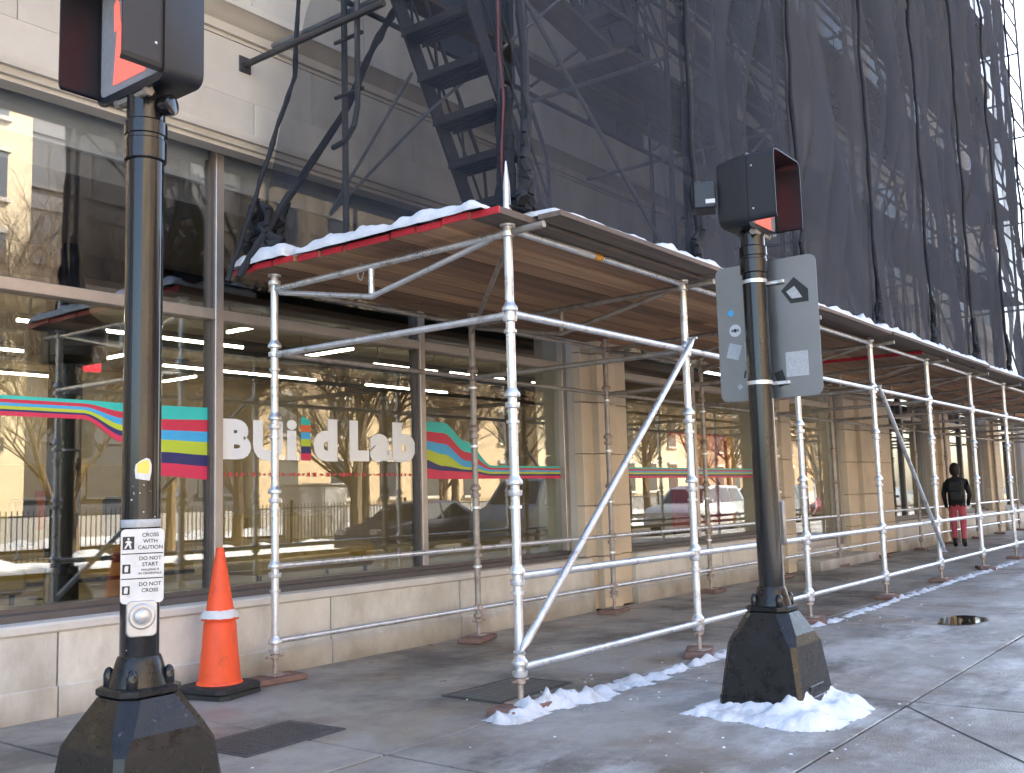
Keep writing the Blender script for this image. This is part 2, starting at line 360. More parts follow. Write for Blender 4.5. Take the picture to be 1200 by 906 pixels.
# ------------------------------------------------------------------ building
FY, GY = 6.55, 6.90           # face of the plinth, plane of the shop glass
XL, XR = -12, 34
bld = thing('storefront_building', 'beige limestone building with big shop windows behind the scaffold', 'building', (10, 7, 0))
def bp_(name, mb, mats, smooth=False, parent=None): return obj(name, mb, mats, parent or bld, smooth)
# bulk (casts the shade over the whole pavement)
bp_('upper_wall', MB().box(XL, XR, 6.78, 20, 4.40, 13.6), M_stone)
bp_('rear_wall', MB().box(XL, 50, 17.2, 20, -.1, 4.2), M_stone)
bp_('side_wall', MB().box(XL-.3, XL, 6.7, 20, -.1, 4.2), M_stone)
bp_('side_wall', MB().box(50, 50.3, 6.7, 20, -.1, 4.2), M_stone)
bp_('floor_slab', MB().box(XL, 50, 7.01, 20.0, 4.25, 4.395), M_stone)
# piers: (x0, x1)
piers = [(XL, -9), (-3.0, -2.2), (9.98, 11.0), (15.55, 16.35), (19.0, 21.7), (25.0, 26.5), (30.5, 32.0), (36, 37.6), (42, 43.6), (48, 50)]
for i, (a, b) in enumerate(piers):
    p = bp_('pier', MB().box(a, b, 6.72, 7.3, .0, 4.25), M_stone)
    hh = [.0, .62, 1.22, 1.84, 2.46, 3.06, 3.66, 4.25]
    w = b-a
    for j in range(len(hh)-1):
        z0 = hh[j]+(.002 if j else 0)
        obj('stone', MB().bbox(a-.004, b+.004, 6.62, 6.74, z0+.003, hh[j+1]-.003, .006), M_pier, p)
        obj('stone', MB().bbox(a+w*.22, a+w*.62, 6.53, 6.64, z0+.003, hh[j+1]-.003, .006), M_pier, p)
def gaps():
    for i in range(len(piers)-1): yield piers[i][1], piers[i+1][0]
ENTRY = (16.35, 19.0)
for a, b in gaps():
    if (a, b) == ENTRY: continue
    # plinth blocks with open joints
    J = {-2.2: [3.52, 5.98, 7.0]}.get(a, [])
    xs = [a]
    if a == -2.2: xs = [a, .6, 3.52, 5.92, 7.6, 9.98]
    else:
        k = 1
        while a+k*2.4 < b-.8: xs.append(a+k*2.4); k += 1
        xs.append(b)
    for q_, (c, d) in enumerate(zip(xs, xs[1:])):
        if q_ == 0: c -= .03
        if q_ == len(xs)-2: d += .03
        bp_('plinth_block', MB().bbox(c+.006, d-.006, FY, FY+.3, -.05, .56, .008), M_plinth)
        bp_('plinth_block', MB().bbox(c+.004, d-.004, FY-.018, FY+.1, -.055, .20, .008), M_plinth)
    bp_('plinth_core', MB().box(a+.05, b-.05, FY+.03, GY+.1, -.05, .5), M_joint)
    bp_('plinth_cap', MB().bbox(a, b, FY-.02, GY-.06, .545, .615, .015), M_cap)
    fr = bp_('window_frame', MB().box(a, b, GY-.07, GY+.12, .60, .70), M_dalu)
    obj('sill_bar', MB().bbox(a, b, GY-.16, GY-.075, .612, .665, .006), M_dalu, fr)
    n = max(2, round((b-a)/2.45)); ms = [a+(b-a)*k/n for k in range(n+1)]
    if a == -2.2: ms = [-2.2, .08, 2.53, 4.98, 7.42, 9.93]
    for k, xm in enumerate(ms):
        obj('mullion', MB().bbox(xm-.04, xm+.04, GY-.075, GY+.04, .70, 4.35, .005), M_alu, fr)
        if 0 < k < len(ms)-1: obj('mullion_gasket', MB().box(xm-.068, xm-.041, GY-.045, GY+.05, .70, 4.22), M_dalu, fr)
    obj('transom', MB().bbox(a, b, GY-.07, GY+.085, 2.86, 2.95, .005), M_alu, fr)
    obj('head', MB().bbox(a, b, GY-.07, GY+.04, 4.355, 4.395, .005), M_alu, fr)
    for k in range(len(ms)-1):
        obj('pane', MB().box(ms[k]+.03, ms[k+1]-.03, GY-.006, GY+.006, .69, 2.87), M_glass, fr)
        obj('pane', MB().box(ms[k]+.03, ms[k+1]-.03, GY-.006, GY+.006, 2.94, 4.37), M_glass2, fr)
# recessed entry
a, b = ENTRY; EY = -.40
bp_('entry_step', MB().bbox(a-.1, b+.2, 6.2, 7.6, -.05, .16, .01), M_plinth)
bp_('entry_step', MB().bbox(a, b, 6.75, 7.6, .158, .30, .01), M_plinth)
fr = bp_('door_frame', MB().box(a, b, 7.2+EY, 7.34+EY, 2.86, 2.96), M_alu)
for xm in (a+.06, a+.32, b-.06): obj('stile', MB().bbox(xm-.06, xm+.06, 7.19+EY, 7.35+EY, .3, 4.2, .006), M_alu, fr)
obj('sill_bar', MB().bbox(a, b, 7.18+EY, 7.36+EY, .3, .42, .006), M_alu, fr)
obj('pane', MB().box(a+.1, b-.1, 7.262+EY, 7.274+EY, .42, 2.87), M_glass, fr)
obj('pane', MB().box(a+.1, b-.1, 7.262+EY, 7.274+EY, 2.95, 4.2), M_glass2, fr)
obj('door_handle', MB().path([(a+1.2, 7.18+EY, .9), (a+1.2, 7.12+EY, 1.0), (a+1.2, 7.12+EY, 1.45), (a+1.2, 7.18+EY, 1.55)], .015), M_galv, fr)

# mouldings and stone courses of the upper wall
def moulding(z0, z1, y, prof):
    P = [(6.79, z0)]+[(y-d, z0+(z1-z0)*t) for t, d in prof]+[(6.79, z1)]
    c = XL
    while c < XR-.1:
        d = min(c+2.3, XR)
        bp_('moulding', MB().extr(P, 'x', c+.004, d-.004), M_stone, True); c = d
moulding(4.255, 4.40, 6.64, [(0, .0), (.22, .0), (.25, .03), (.55, .045), (.58, .075), (.85, .085), (1, .085)])
moulding(5.20, 5.46, 6.64, [(0, .0), (.12, .0), (.14, .03), (.4, .04), (.55, .10), (.75, .15), (.78, .18), (1, .18)])
moulding(8.75, 9.0, 6.64, [(0, 0), (.3, .03), (.6, .12), (1, .15)])
courses = [(4.405, 4.70), (4.705, 5.195)]
z = 5.465
while z < 8.6: courses.append((z, min(z+.545, 8.74))); z += .55
z = 9.005
while z < 13.4: courses.append((z, min(z+.545, 13.6))); z += .55
wins = [(7.45+2.95*k, 8.95+2.95*k) for k in range(-3, 9)]
WZ = [(6.0, 8.2), (9.9, 12.2)]
for ci, (z0, z1) in enumerate(courses):
    segs = [(XL, XR)]
    if any(z1 > a+.05 and z0 < b-.05 for a, b in WZ):
        segs = []; p = XL
        for a, b in wins: segs.append((p, a)); p = b
        segs.append((p, XR))
    proud = .03 if ci == 0 else 0
    for a, b in segs:
        L_ = 1.32; x = a; first = True
        while x < b-.02:
            e = x+(L_*.5 if (first and ci % 2) else L_); first = False
            if b-e < .35: e = b
            near = x < 20 and z0 < 9
            if near or True:
                dy = random.uniform(-.003, .003)
                mb = MB().bbox(x+.003, e-.003, 6.64-proud+dy, 6.80, z0+.003, z1-.003, .005) if near else MB().box(x+.004, e-.004, 6.645+dy, 6.8, z0+.004, z1-.004)
                bp_('stone', mb, M_stone)
            x = e
for a, b in wins:
    for z0, z1 in WZ:
        w = bp_('upper_window', MB().box(a, b, 6.70, 6.776, z0, z1), M_dalu)
        for p, q, r, s in ((a+.07, (a+b)/2-.03, z0+.08, (z0+z1)/2-.03), ((a+b)/2+.03, b-.07, z0+.08, (z0+z1)/2-.03), (a+.07, (a+b)/2-.03, (z0+z1)/2+.03, z1-.08), ((a+b)/2+.03, b-.07, (z0+z1)/2+.03, z1-.08)):
            obj('pane', MB().box(p, q, 6.690, 6.702, r, s), M_upane, w)
bp_('parapet', MB().box(XL, XR, 6.5, 7.1, 13.6, 14.0), M_stone)

# ------------------------------------------------------------------ interior seen through the glass
struct('floor', MB().box(XL, 50, 6.95, 17.2, .2, .45), M_intf)
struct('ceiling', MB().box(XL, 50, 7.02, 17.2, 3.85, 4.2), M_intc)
struct('wall_back', MB().box(XL, 50, 17.0, 17.19, .45, 3.85), M_int)
struct('wall_side', MB().box(20.2, 20.4, 7.35, 17.0, .45, 3.85), M_int)
tag(obj('bulkhead', MB().box(-2.1, 9.9, 6.955, 7.005, 4.03, 4.38), mat('blind_white', (.8, .78, .74), .7)), 'pale roller blind housing behind the upper shop window', 'blind')
def lamp(x0, y0, x1, y1, z=3.55):
    t = thing('linear_light', 'slim white linear ceiling light hanging inside the shop', 'ceiling light', (x0, y0, z), 'linear ceiling lights inside the shop')
    d = Vector((x1-x0, y1-y0)).normalized()*.019; q = (-d.y, d.x)
    def quad(z0, z1, s): return MB().rings([[(x0-q[0]*s, y0-q[1]*s, zz), (x1-q[0]*s, y1-q[1]*s, zz), (x1+q[0]*s, y1+q[1]*s, zz), (x0+q[0]*s, y0+q[1]*s, zz)] for zz in (z0, z1)])
    obj('diffuser', quad(z-.035, z, 1), M_lamp, t); obj('housing', quad(z+.001, z+.05, 1.15), M_dalu, t)
    for xx, yy in ((x0, y0), (x1, y1)): obj('hanger', MB().tube((xx*.9+x1*.05+x0*.05, yy*.9+y1*.05+y0*.05, z+.05), (xx*.9+x1*.05+x0*.05, yy*.9+y1*.05+y0*.05, 3.86), .006, 5), M_dalu, t)
for a in [(5.55, 11.4, 8.7, 11.4), (5.2, 13.62, 7.0, 13.62), (6.2, 15.95, 8.8, 15.95), (8.92, 13.65, 12.0, 13.65), (7.9, 14.5, 7.9, 13.05), (10.1, 15.45, 10.1, 14.5),
          (7.78, 10.5, 7.78, 9.78), (9.92, 11.66, 9.92, 10.48), (11.3, 11.45, 12.8, 11.45), (13.1, 11.4, 14.6, 11.4), (3.2, 11.4, 4.9, 11.4), (13.2, 13.6, 15.5, 13.6), (15.5, 11.4, 18, 11.4)]: lamp(*a)
# dark beams under the ceiling
for k, yb in enumerate((9.2, 12.5, 14.8)):
    tag(obj('ceiling_beam', MB().bbox(XL, 20.2, yb, yb+.3, 3.62, 3.86, .01), M_col), ['dark ceiling beam just inside the shop window', 'dark ceiling beam across the middle of the shop', 'dark ceiling beam near the back of the shop'][k], 'beam')
cx, cy = 4.85, 9.0
t = thing('column', 'dark column shape standing in for the mirrored scaffold post and deck corner', 'column', (cx, cy, .45))  # reflection of scaffold post and deck corner, built as a solid dark shape
obj('shaft', MB().lathe([(.15, .45), (.15, 2.75)], 20, (cx, cy)), M_col, t, True)
obj('mirrored_deck_shape', MB().lathe([(.15, 2.7), (.36, 2.75), (.36, 3.0), (.33, 3.1), (.2, 3.2), (.1, 3.85)], 24, (cx, cy)), M_col, t, True)
def sofa(x0, x1, y0, label):
    t = thing('bench', label, 'bench', ((x0+x1)/2, y0+.3, .45))
    obj('seat', MB().bbox(x0, x1, y0, y0+.7, .62, .9, .05), M_yel, t, True)
    obj('backrest', MB().bbox(x0, x1, y0+.7, y0+.86, .62, 1.25, .05), M_yel, t, True)
    for xx in (x0+.1, x1-.1):
        for yy in (y0+.1, y0+.75): obj('leg', MB().tube((xx, yy, .45), (xx, yy, .64), .025, 8), M_col, t)
sofa(6.6, 8.3, 8.4, 'ochre upholstered bench behind the lettered shop window')
sofa(3.5, 4.5, 8.9, 'ochre upholstered bench behind the striped shop window')
t = thing('partition', 'tall ochre partition panel standing inside the shop', 'partition', (6.3, 11.9, .45))
for k in range(4): obj('panel', MB().bbox(4.3+k*1.0, 5.28+k*1.0, 11.9, 11.98, .5, 1.9, .01), M_yel, t)
obj('rail', MB().box(4.3, 8.3, 11.91, 11.97, .45, .5), M_col, t)
def chair(x, y, rz, label):
    t = thing('office_chair', label, 'chair', (x, y, .45), 'dark office chairs inside the shop', rz)
    def ch(n, mb, m_, s=False):
        me = mb.mesh(n, m_, s); return link(n, me, t)
    ch('seat', MB().bbox(-.23, .23, -.23, .23, .43, .5, .03), M_col, True)
    ch('backrest', MB().bbox(-.21, .21, .2, .25, .6, 1.0, .03), M_col, True)
    ch('stem', MB().tube((0, 0, .1), (0, 0, .44), .025, 8).path([(0, .2, .47), (0, .27, .5), (0, .24, .7)], .02), M_galvd)
    for k in range(5):
        A = 2*math.pi*k/5
        ch('caster_leg', MB().tube((0, 0, .12), (.28*math.cos(A), .28*math.sin(A), .07), .018, 6).lathe([(.02, .0), (.035, .02), (.035, .05), (.02, .07)], 8, (.28*math.cos(A), .28*math.sin(A))), M_col)
chair(4.35, 8.3, .6, 'dark swivel office chair near the mirrored post shape')
chair(5.1, 8.25, 2.4, 'dark swivel office chair near the mirrored post shape')
t = thing('exit_sign', 'small red sign hanging from the shop ceiling', 'sign', (6.1, 11.0, 2.95))
obj('sign_box', MB().bbox(5.95, 6.35, 10.97, 11.03, 2.95, 3.13, .01), emit_mat('red_sign', (.6, .02, .04), .5), t); obj('hanger', MB().tube((6.15, 11, 3.13), (6.15, 11, 3.86), .01, 6), M_col, t)
t = thing('display_panel', 'red and orange display panels just inside the recessed entrance', 'display', (18.6, 9.2, .45))
for k, c_ in enumerate(((.6, .07, .03), (.75, .22, .05), (.5, .04, .04), (.8, .4, .1))): obj('panel', MB().bbox(16.9+k*.8, 17.66+k*.8, 9.2, 9.26, .6, 2.5, .01), mat('display_%d' % k, c_, .6, 0, .25, 3), t)
obj('rail', MB().box(16.9, 20.1, 9.21, 9.25, .45, .6), M_col, t)
lamp(16.6, 8.3, 19.6, 8.3)  # extra lamp added to brighten the display panels
t = thing('poster', 'small orange poster on a stand inside the shop', 'poster', (5.3, 10.2, .45))
obj('sheet', MB().bbox(5.2, 5.5, 10.18, 10.2, 1.15, 1.55, .004), mat('poster_orange', (.7, .12, .02), .6), t); obj('stand', MB().tube((5.35, 10.2, .45), (5.35, 10.2, 1.2), .012, 6).box(5.2, 5.5, 10.1, 10.3, .45, .465), M_col, t)

# ------------------------------------------------------------------ vinyl on the glass
VY = GY-.0085
def stripes(label, knots):
    t = thing('window_stripes', label, 'window decal', (knots[0][0], VY, 1.5))
    for k in range(6):
        mb = MB(); vs = []; 
        # smooth interpolation between knots
        S = []
        for (xa, za), (xb, zb) in zip(knots, knots[1:]):
            N = 14
            for i in range(N): 
                u = i/N; w = u*u*(3-2*u); S.append((xa+(xb-xa)*u, za[k]+(zb[k]-za[k])*w, za[k+1]+(zb[k+1]-za[k+1])*w))
        S.append((knots[-1][0], knots[-1][1][k], knots[-1][1][k+1]))
        n = len(S)
        fr = [(s[0], VY, s[1]) for s in S]+[(s[0], VY, s[2]) for s in S]
        bk = [(a, b+.002, c) for a, b, c in fr]
        fs = [(i, i+1, n+i+1, n+i) for i in range(n-1)]
        mb.add(fr, fs); mb.add(bk, [f[::-1] for f in fs])
        obj('stripe', mb, STR[k], t)
flat = [2.14, 2.115, 2.09, 2.068, 2.045, 2.03, 2.0]; wide = [2.14, 2.04, 1.945, 1.86, 1.755, 1.665, 1.56]
thin = [1.70, 1.677, 1.654, 1.632, 1.61, 1.588, 1.558]
stripes('six coloured vinyl stripes widening towards the lettered window', [(2.6, flat), (3.85, flat), (4.18, [2.135, 2.07, 2.02, 1.97, 1.925, 1.885, 1.84]), (4.5, [2.135, 2.03, 1.945, 1.87, 1.775, 1.69, 1.59]), (4.93, wide)])
stripes('six coloured vinyl stripes on the clear pane right of the lettering', [(7.48, wide), (7.78, [2.14, 2.03, 1.92, 1.81, 1.69, 1.64, 1.555]), (8.15, [1.95, 1.84, 1.75, 1.68, 1.655, 1.63, 1.555]), (8.58, thin), (9.88, thin)])
stripes('thin coloured vinyl stripes across the window beyond the stone pier', [(11.06, thin), (15.5, thin)])
t = thing('window_lettering', 'white BUild Lab lettering on the shop window', 'lettering', (6.2, VY, 1.72))
def letter(ch, x0, x1, z0, z1, m_, name='letter', bold=.068):
    vs, fs = text_mb(ch, 1, bold)
    ax = min(v.x for v in vs); bx = max(v.x for v in vs); ay = min(v.y for v in vs); by = max(v.y for v in vs)
    mb = MB().add([(x0+(v.x-ax)/(bx-ax)*(x1-x0), VY+.001-v.z, z0+(v.y-ay)/(by-ay)*(z1-z0)) for v in vs], fs)
    obj(name, mb, m_, t)
def pxx(px): # picture column -> x on the glass
    d = rt*((px-600)/F_PX)+up*(-(515-453)/F_PX)+fw; return d.x*GY/d.y
zb, zt = 1.725, 2.06
Lx = lambda z_: 240+z_/4.615
for ch, a, b, z0, z1 in (('B', 95, 247, zb, zt), ('U', 258, 418, zb-.01, zt), ('i', 440, 494, zb, zt+.02), ('d', 585, 714, zb-.005, zt+.045), ('L', 780, 885, zb, zt+.045), ('a', 890, 1005, zb-.005, zt-.07), ('b', 1012, 1135, zb-.005, zt+.05)):
    letter(ch, pxx(Lx(a)), pxx(Lx(b)), z0, z1, M_letter, bold=.035 if ch == 'i' else .066)
xa, xb = pxx(Lx(518)), pxx(Lx(570))
for k, c in enumerate([5, 4, 3, 2, 1, 0]):
    z0 = zb+k*.063; mm = STR[c] if c != 1 else mat('vinyl_orange', (.7, .13, .04), .4, 0, .05)
    if k == 5: obj('colour_block', MB().extr([(xa, z0), (xb, z0), (xb-.01, z0+.04), (xa+.03, z0+.075), (xa, z0+.06)], 'y', VY, VY+.002), mm, t)
    else: obj('colour_block', MB().box(xa, xb, VY, VY+.002, z0, z0+.0625), mm, t)
mb = MB(); x = 5.08
random.seed(3)
while x < 7.3:
    w = random.uniform(.012, .04); h = random.uniform(.015, .04)
    mb.box(x, x+w, VY, VY+.002, 1.60-h/2, 1.60+h/2); x += w+random.uniform(.008, .05)
tag(obj('red_caption_band', mb, mat('vinyl_red_pale', (.5, .06, .06), .5), None), 'thin dotted red band beneath the white window lettering', 'window decal', kind='stuff')

# ------------------------------------------------------------------ scaffold over the pavement
PX = [5.21+2.455*k for k in range(12)]
IX = [5.10+2.45*k for k in range(12)]
OY, IY = 4.0, 6.28
NODES = [.265, .84, 1.415, 1.99, 2.565, 3.14]
sc = thing('scaffold', 'galvanised tube scaffold walkway over the pavement in front of the shop', 'scaffold', (5.21, 4.0, 0))
NS = 14
def cup_mesh(m_, nm):
    mb = MB().lathe([(.033, -.06), (.046, -.055), (.05, -.03), (.05, -.022), (.034, -.018)], NS)
    mb.lathe([(.034, .012), (.052, .016), (.055, .03), (.05, .045), (.038, .06), (.033, .075)], NS)
    return mb.mesh(nm, m_, True)
cup_a, cup_b = cup_mesh(M_galv, 'coupler'), cup_mesh(M_rust, 'coupler_rusty')
collar_a = MB().lathe([(.032, -.012), (.043, -.01), (.043, .01), (.032, .012)], NS).mesh('collar', M_galv, True)
def post_mesh(top, m_, nm, spire=False):
    mb = MB().tube((0, 0, .2), (0, 0, top), .0305, NS)
    if spire: mb.lathe([(.0306, top), (.034, top+.004), (.034, top+.03), (.026, top+.035), (.024, top+.2), (.006, top+.36), (.004, top+.37)], NS)
    return mb.mesh(nm, m_, True)
pm_o = post_mesh(3.20, M_galv, 'post_outer'); pm_s = post_mesh(3.24, M_galv, 'post_corner', True); pm_i = post_mesh(3.16, M_galvd, 'post_inner')
jack = MB().tube((0, 0, .055), (0, 0, .24), .019, 10).lathe([(.03, .165), (.036, .17), (.036, .2), (.03, .205)], 10)
jack.tube((-.085, 0, .185), (.085, 0, .185), .009, 6).bbox(-.075, .075, -.075, .075, .047, .056, .002)
jack_me = jack.mesh('base_jack', M_rust, True)
def rel(x, y, z=0): return (x-sc.location.x, y-sc.location.y, z-sc.location.z)
sole_mesh = {}
random.seed(11)
for k in range(12):
    for row in (0, 1):
        x, y = (PX[k], OY) if row == 0 else (IX[k], IY)
        p = link('post', (pm_s if (k == 0 and row == 0) else pm_o) if row == 0 else (pm_i if k else pm_o), sc, rel(x, y))
        if k == 0 and row == 0: p['label'] = 'corner post with a tapered spigot above the deck'
        for zi, z in enumerate(NODES):
            if k > 8 and zi in (2, 3): continue
            c = link('coupler', cup_a if row == 0 or k == 0 else cup_b, p, (0, 0, z)); c.rotation_euler.z = random.random()*6
            if k < 5 and zi in (1, 2, 3, 4): link('collar', collar_a, p, (0, 0, z-.13+random.uniform(-.03, .03)))
        link('base_jack', jack_me, p, (0, 0, 0))
        a = random.uniform(-.25, .25)+(.05 if row == 0 else 0)
        L_, W_ = (.23, .115)
        so = obj('sole_board', MB().bbox(-L_, L_, -W_, W_, 0.001, .045, .006), M_sole)
        so.location = (x+random.uniform(-.04, .04), y+random.uniform(-.03, .03), .001); so.rotation_euler.z = a+rad(8)
        ordn = ['first', 'second', 'third', 'fourth', 'fifth', 'sixth', 'seventh', 'eighth', 'ninth', 'tenth', 'eleventh', 'twelfth'][k]
        tag(so, ('brown sole board half buried in snow under the corner scaffold post' if k == 0 else 'brown sole board under the %s street side post from the scaffold corner' % ordn) if row == 0 else ('brown sole board under the wall side post next to the cone' if k == 0 else 'brown sole board under the %s wall side post from the cone' % ordn), 'timber board',
            'sole boards under the outer posts' if row == 0 else 'sole boards under the wall side posts')
def ledger(name, p0, p1, r=.0245, m_=None, parent=None, ends=True):
    p0, p1 = Vector(p0), Vector(p1); d = (p1-p0).normalized()
    mb = MB().tube(p0+d*.04, p1-d*.04, r, 12)
    if ends:
        for p, s in ((p0, 1), (p1, -1)):
            mb.tube(p+d*s*.03, p+d*s*.085, r*1.22, 10, r*1.02)
    return obj(name, mb, m_ or M_galv, parent or sc, True)
for k in range(11):
    for zi in (0, 1, 4, 5):
        if k == 8 and zi < 2: continue
        ledger('ledger', (PX[k], OY, NODES[zi]), (PX[k+1], OY, NODES[zi]), .026 if zi < 5 else .025)
    for z in (.30, .87, 2.53, 3.06):
        ledger('ledger', (IX[k], IY, z), (IX[k+1], IY, z), .022, M_galv if z < 1 else M_galvd)
for k in range(12):
    z = 2.555
    ledger('cross_ledger', (PX[k], OY, z), (IX[k], IY, z-.03), .025, M_galv if k == 0 else M_galvd)
    # V-truss bearer under the deck
    a = Vector((PX[k], OY, 3.11)); b = Vector((IX[k], IY, 3.05)); mid = (a+b)/2
    ledger('bearer_stub', a+Vector((0, -.34, .008)), a, .024, M_galvd, ends=False)
    bm_ = ledger('bearer', a, b, .025, M_galv if k == 0 else M_galvd)
    low = mid+Vector((0, .1, -.23))
    tr = MB().tube(a+(b-a)*.06+Vector((0, 0, -.015)), low, .021, 10).tube(low, b+(a-b)*.03+Vector((0, 0, -.035)), .021, 10)
    tr.tube(mid+Vector((0, .1, -.21)), mid+Vector((0, .1, -.02)), .023, 10)
    o = obj('truss_strut', tr, M_galv if k == 0 else M_galvd, bm_, True)
    if k % 2 == 1: ledger('deck_brace', (PX[k-1], OY, 3.04), (IX[k], IY, 2.98), .019, M_galvd, ends=False)
def brace(p0, p1):
    p0, p1 = Vector(p0), Vector(p1); d = (p1-p0).normalized()
    mb = MB().tube(p0+d*.10, p1-d*.10, .0265, 12)
    for p, s in ((p0, 1), (p1, -1)):
        q = p+d*s*.10
        mb.tube(q, p, .026, 10, .012).tube(p+Vector((0, -.03, 0)), p+Vector((0, .05, 0)), .012, 8)
    return obj('diagonal_brace', mb, M_galv, sc, True)
brace((PX[0]-.06, OY-.055, .37), (PX[1]+.03, OY-.07, 2.66))
brace((PX[3]+.05, OY-.06, 2.60), (PX[4]+.03, OY-.06, .42))
brace((PX[8]+.05, OY-.06, 2.60), (PX[9]+.03, OY-.06, .42))
# maker's sticker on the top rail
obj('sticker', MB().tube((PX[0]+1.05, OY, 3.14), (PX[0]+1.16, OY, 3.14), .0257, 12), mat('sticker_orange', (.8, .4, .05), .5), sc, True)
obj('sticker', MB().tube((PX[0]+.8, OY, 3.14), (PX[0]+1.02, OY, 3.14), .0255, 12), M_white, sc, True)
# wire tie on the end bearer
tie = MB(); pts = [Vector((5.15, 5.35+.035*math.cos(t*1.1), 3.075+.07*math.sin(t*1.1)-.02)) for t in range(14)]
obj('wire_tie', tie.path(pts, .004, 5), M_rust, sc)

# ------------------------------------------------------------------ plank deck
deck = thing('plank_deck', 'timber plank deck with red painted board ends lying on the scaffold', 'deck', (5, 4, 3.16))
random.seed(5)
NP = 11
ZD = 3.168
for run in range(6):
    xs = 4.93+run*4.72; xe = xs+4.95
    for k in range(NP):
        y0 = 3.86+k*.243; zz = ZD+(.047 if run % 2 else 0)+random.uniform(-.006, .003)
        xa = xs+random.uniform(-.015, .015); xb = xe+random.uniform(-.06, .06)
        if run == 0 and k >= 8: xa -= .05; zz -= .0
        m_ = random.choice([M_wood, M_wood, M_wood2]) if k > 0 else M_wood3
        mb = MB(); w = .225+random.uniform(-.006, .005)
        mb.box(xa, xa+.012, y0, y0+w, zz, zz+.045, 1); mb.box(xa+.012, xb-.012, y0, y0+w, zz, zz+.045, 0); mb.box(xb-.012, xb, y0, y0+w, zz, zz+.045, 1)
        o = obj('plank', mb, [m_, M_red], deck); o.rotation_euler.z = random.uniform(-.0012, .0012)
obj('gap_blocker_sheet', MB().box(5.2, 33, 3.95, 6.5, ZD+.118, ZD+.128), M_netd, deck)  # unseen dark sheet added to keep light out of the plank gaps
# old edge boards overhanging the street side
for k in range(11):
    x0 = 5.3+k*2.35; yy = 3.66+random.uniform(-.04, .01)
    mb = MB().box(x0, x0+2.6+random.uniform(-.2, .2), yy, yy+.185, ZD+.018+random.uniform(-.004, .0), ZD+.050)
    o = obj('edge_board', mb, M_wood3, deck); o.rotation_euler.x = random.uniform(-.05, .05); o.rotation_euler.z = random.uniform(-.02, .02)
def slab_snow(x0, x1, y0, y1, z, h, nu, nv, seed, sc_=3.):
    def top(u, v):
        X = x0+(x1-x0)*u; Y = y0+(y1-y0)*v
        X += .025*nz(Y*6, 3, seed)*(1-u); Y += .05*nz(X*4, 1, seed)*(1-v)
        e = min(1, 9*u+.35, 9*(1-u)+.35, 6*v+.3, 6*(1-v)+.3)
        return (X, Y, z+h*e*(.62+.55*nz(X*sc_, Y*sc_, seed)+.3*nz(X*9, Y*9, seed)))
    mb = MB().grid(nu, nv, top)
    n0 = (nu+1)*(nv+1)
    ring = list(range(nu+1))+[j*(nu+1)+nu for j in range(1, nv+1)]+[nv*(nu+1)+i for i in range(nu-1, -1, -1)]+[j*(nu+1) for j in range(nv-1, 0, -1)]
    base = [(mb.v[i][0], mb.v[i][1], z) for i in ring]; n = len(ring)
    b0 = len(mb.v); mb.v += base
    for i in range(n): mb.f.append((ring[i], b0+i, b0+(i+1) % n, ring[(i+1) % n])); mb.m.append(0)
    return mb
ds = obj('deck_snow', slab_snow(4.89, 5.9, 3.98, 5.80, ZD+.046, .15, 20, 60, 2), M_snow, None, True)
tag(ds, 'fresh snow lying along the red plank ends of the scaffold deck', 'snow', kind='stuff')
tag(obj('deck_snow', slab_snow(4.84, 5.7, 5.84, 6.52, ZD+.046, .15, 20, 30, 8), M_snow, None, True), 'short patch of snow on the deck corner nearest the shop wall', 'snow', kind='stuff')
tag(obj('deck_edge_snow', slab_snow(5.32, 31, 3.67, 3.98, ZD+.052, .12, 420, 8, 5, 2.2), M_snow, None, True), 'thin line of snow along the street edge of the scaffold deck', 'snow', kind='stuff')

# ------------------------------------------------------------------ upper scaffold behind the netting
tw = thing('upper_scaffold', 'tall dark tube scaffold rising from the deck behind the netting', 'scaffold', (5.3, 4.1, 3.2))
TX = [5.3+2.455*k for k in range(9)]
TY0, TY1 = 4.10, 5.66
TOP = 12.6
def tb(name, a, b, r=.024, m_=M_dpipe): return obj(name, MB().tube(a, b, r, 8), m_, tw, True)
for x in TX:
    for y in (TY0, TY1): tb('upright', (x, y, ZD+.1), (x, y, TOP), .025)
LV = [5.35, 7.35, 9.35, 11.35]
for k in range(8):
    for z in LV:
        for y in (TY0, TY1): tb('ledger', (TX[k], y, z), (TX[k+1], y, z))
        tb('guard_rail', (TX[k], TY0, z+.5), (TX[k+1], TY0, z+.5), .02); tb('guard_rail', (TX[k], TY0, z+1.), (TX[k+1], TY0, z+1.), .02)
    tb('diagonal', (TX[k], TY0+.05, 3.4 if k % 2 else 5.3), (TX[k+1], TY0+.05, 5.3 if k % 2 else 3.4), .018, M_mpipe)
    tb('diagonal', (TX[k], TY0+.05, 7.3), (TX[k+1], TY0+.05, 5.4), .018, M_mpipe)
    tb('diagonal', (TX[k], TY1-.05, 5.4), (TX[k+1], TY1-.05, 7.3), .018, M_dpipe)
    tb('diagonal', (TX[k], TY0+.05, 9.3), (TX[k+1], TY0+.05, 7.4), .018, M_mpipe)
for x in TX:
    for z in LV: tb('cross_tube', (x+.05, TY0-.02, z-.08), (x+.05, 6.6, z-.08), .024, M_mpipe)
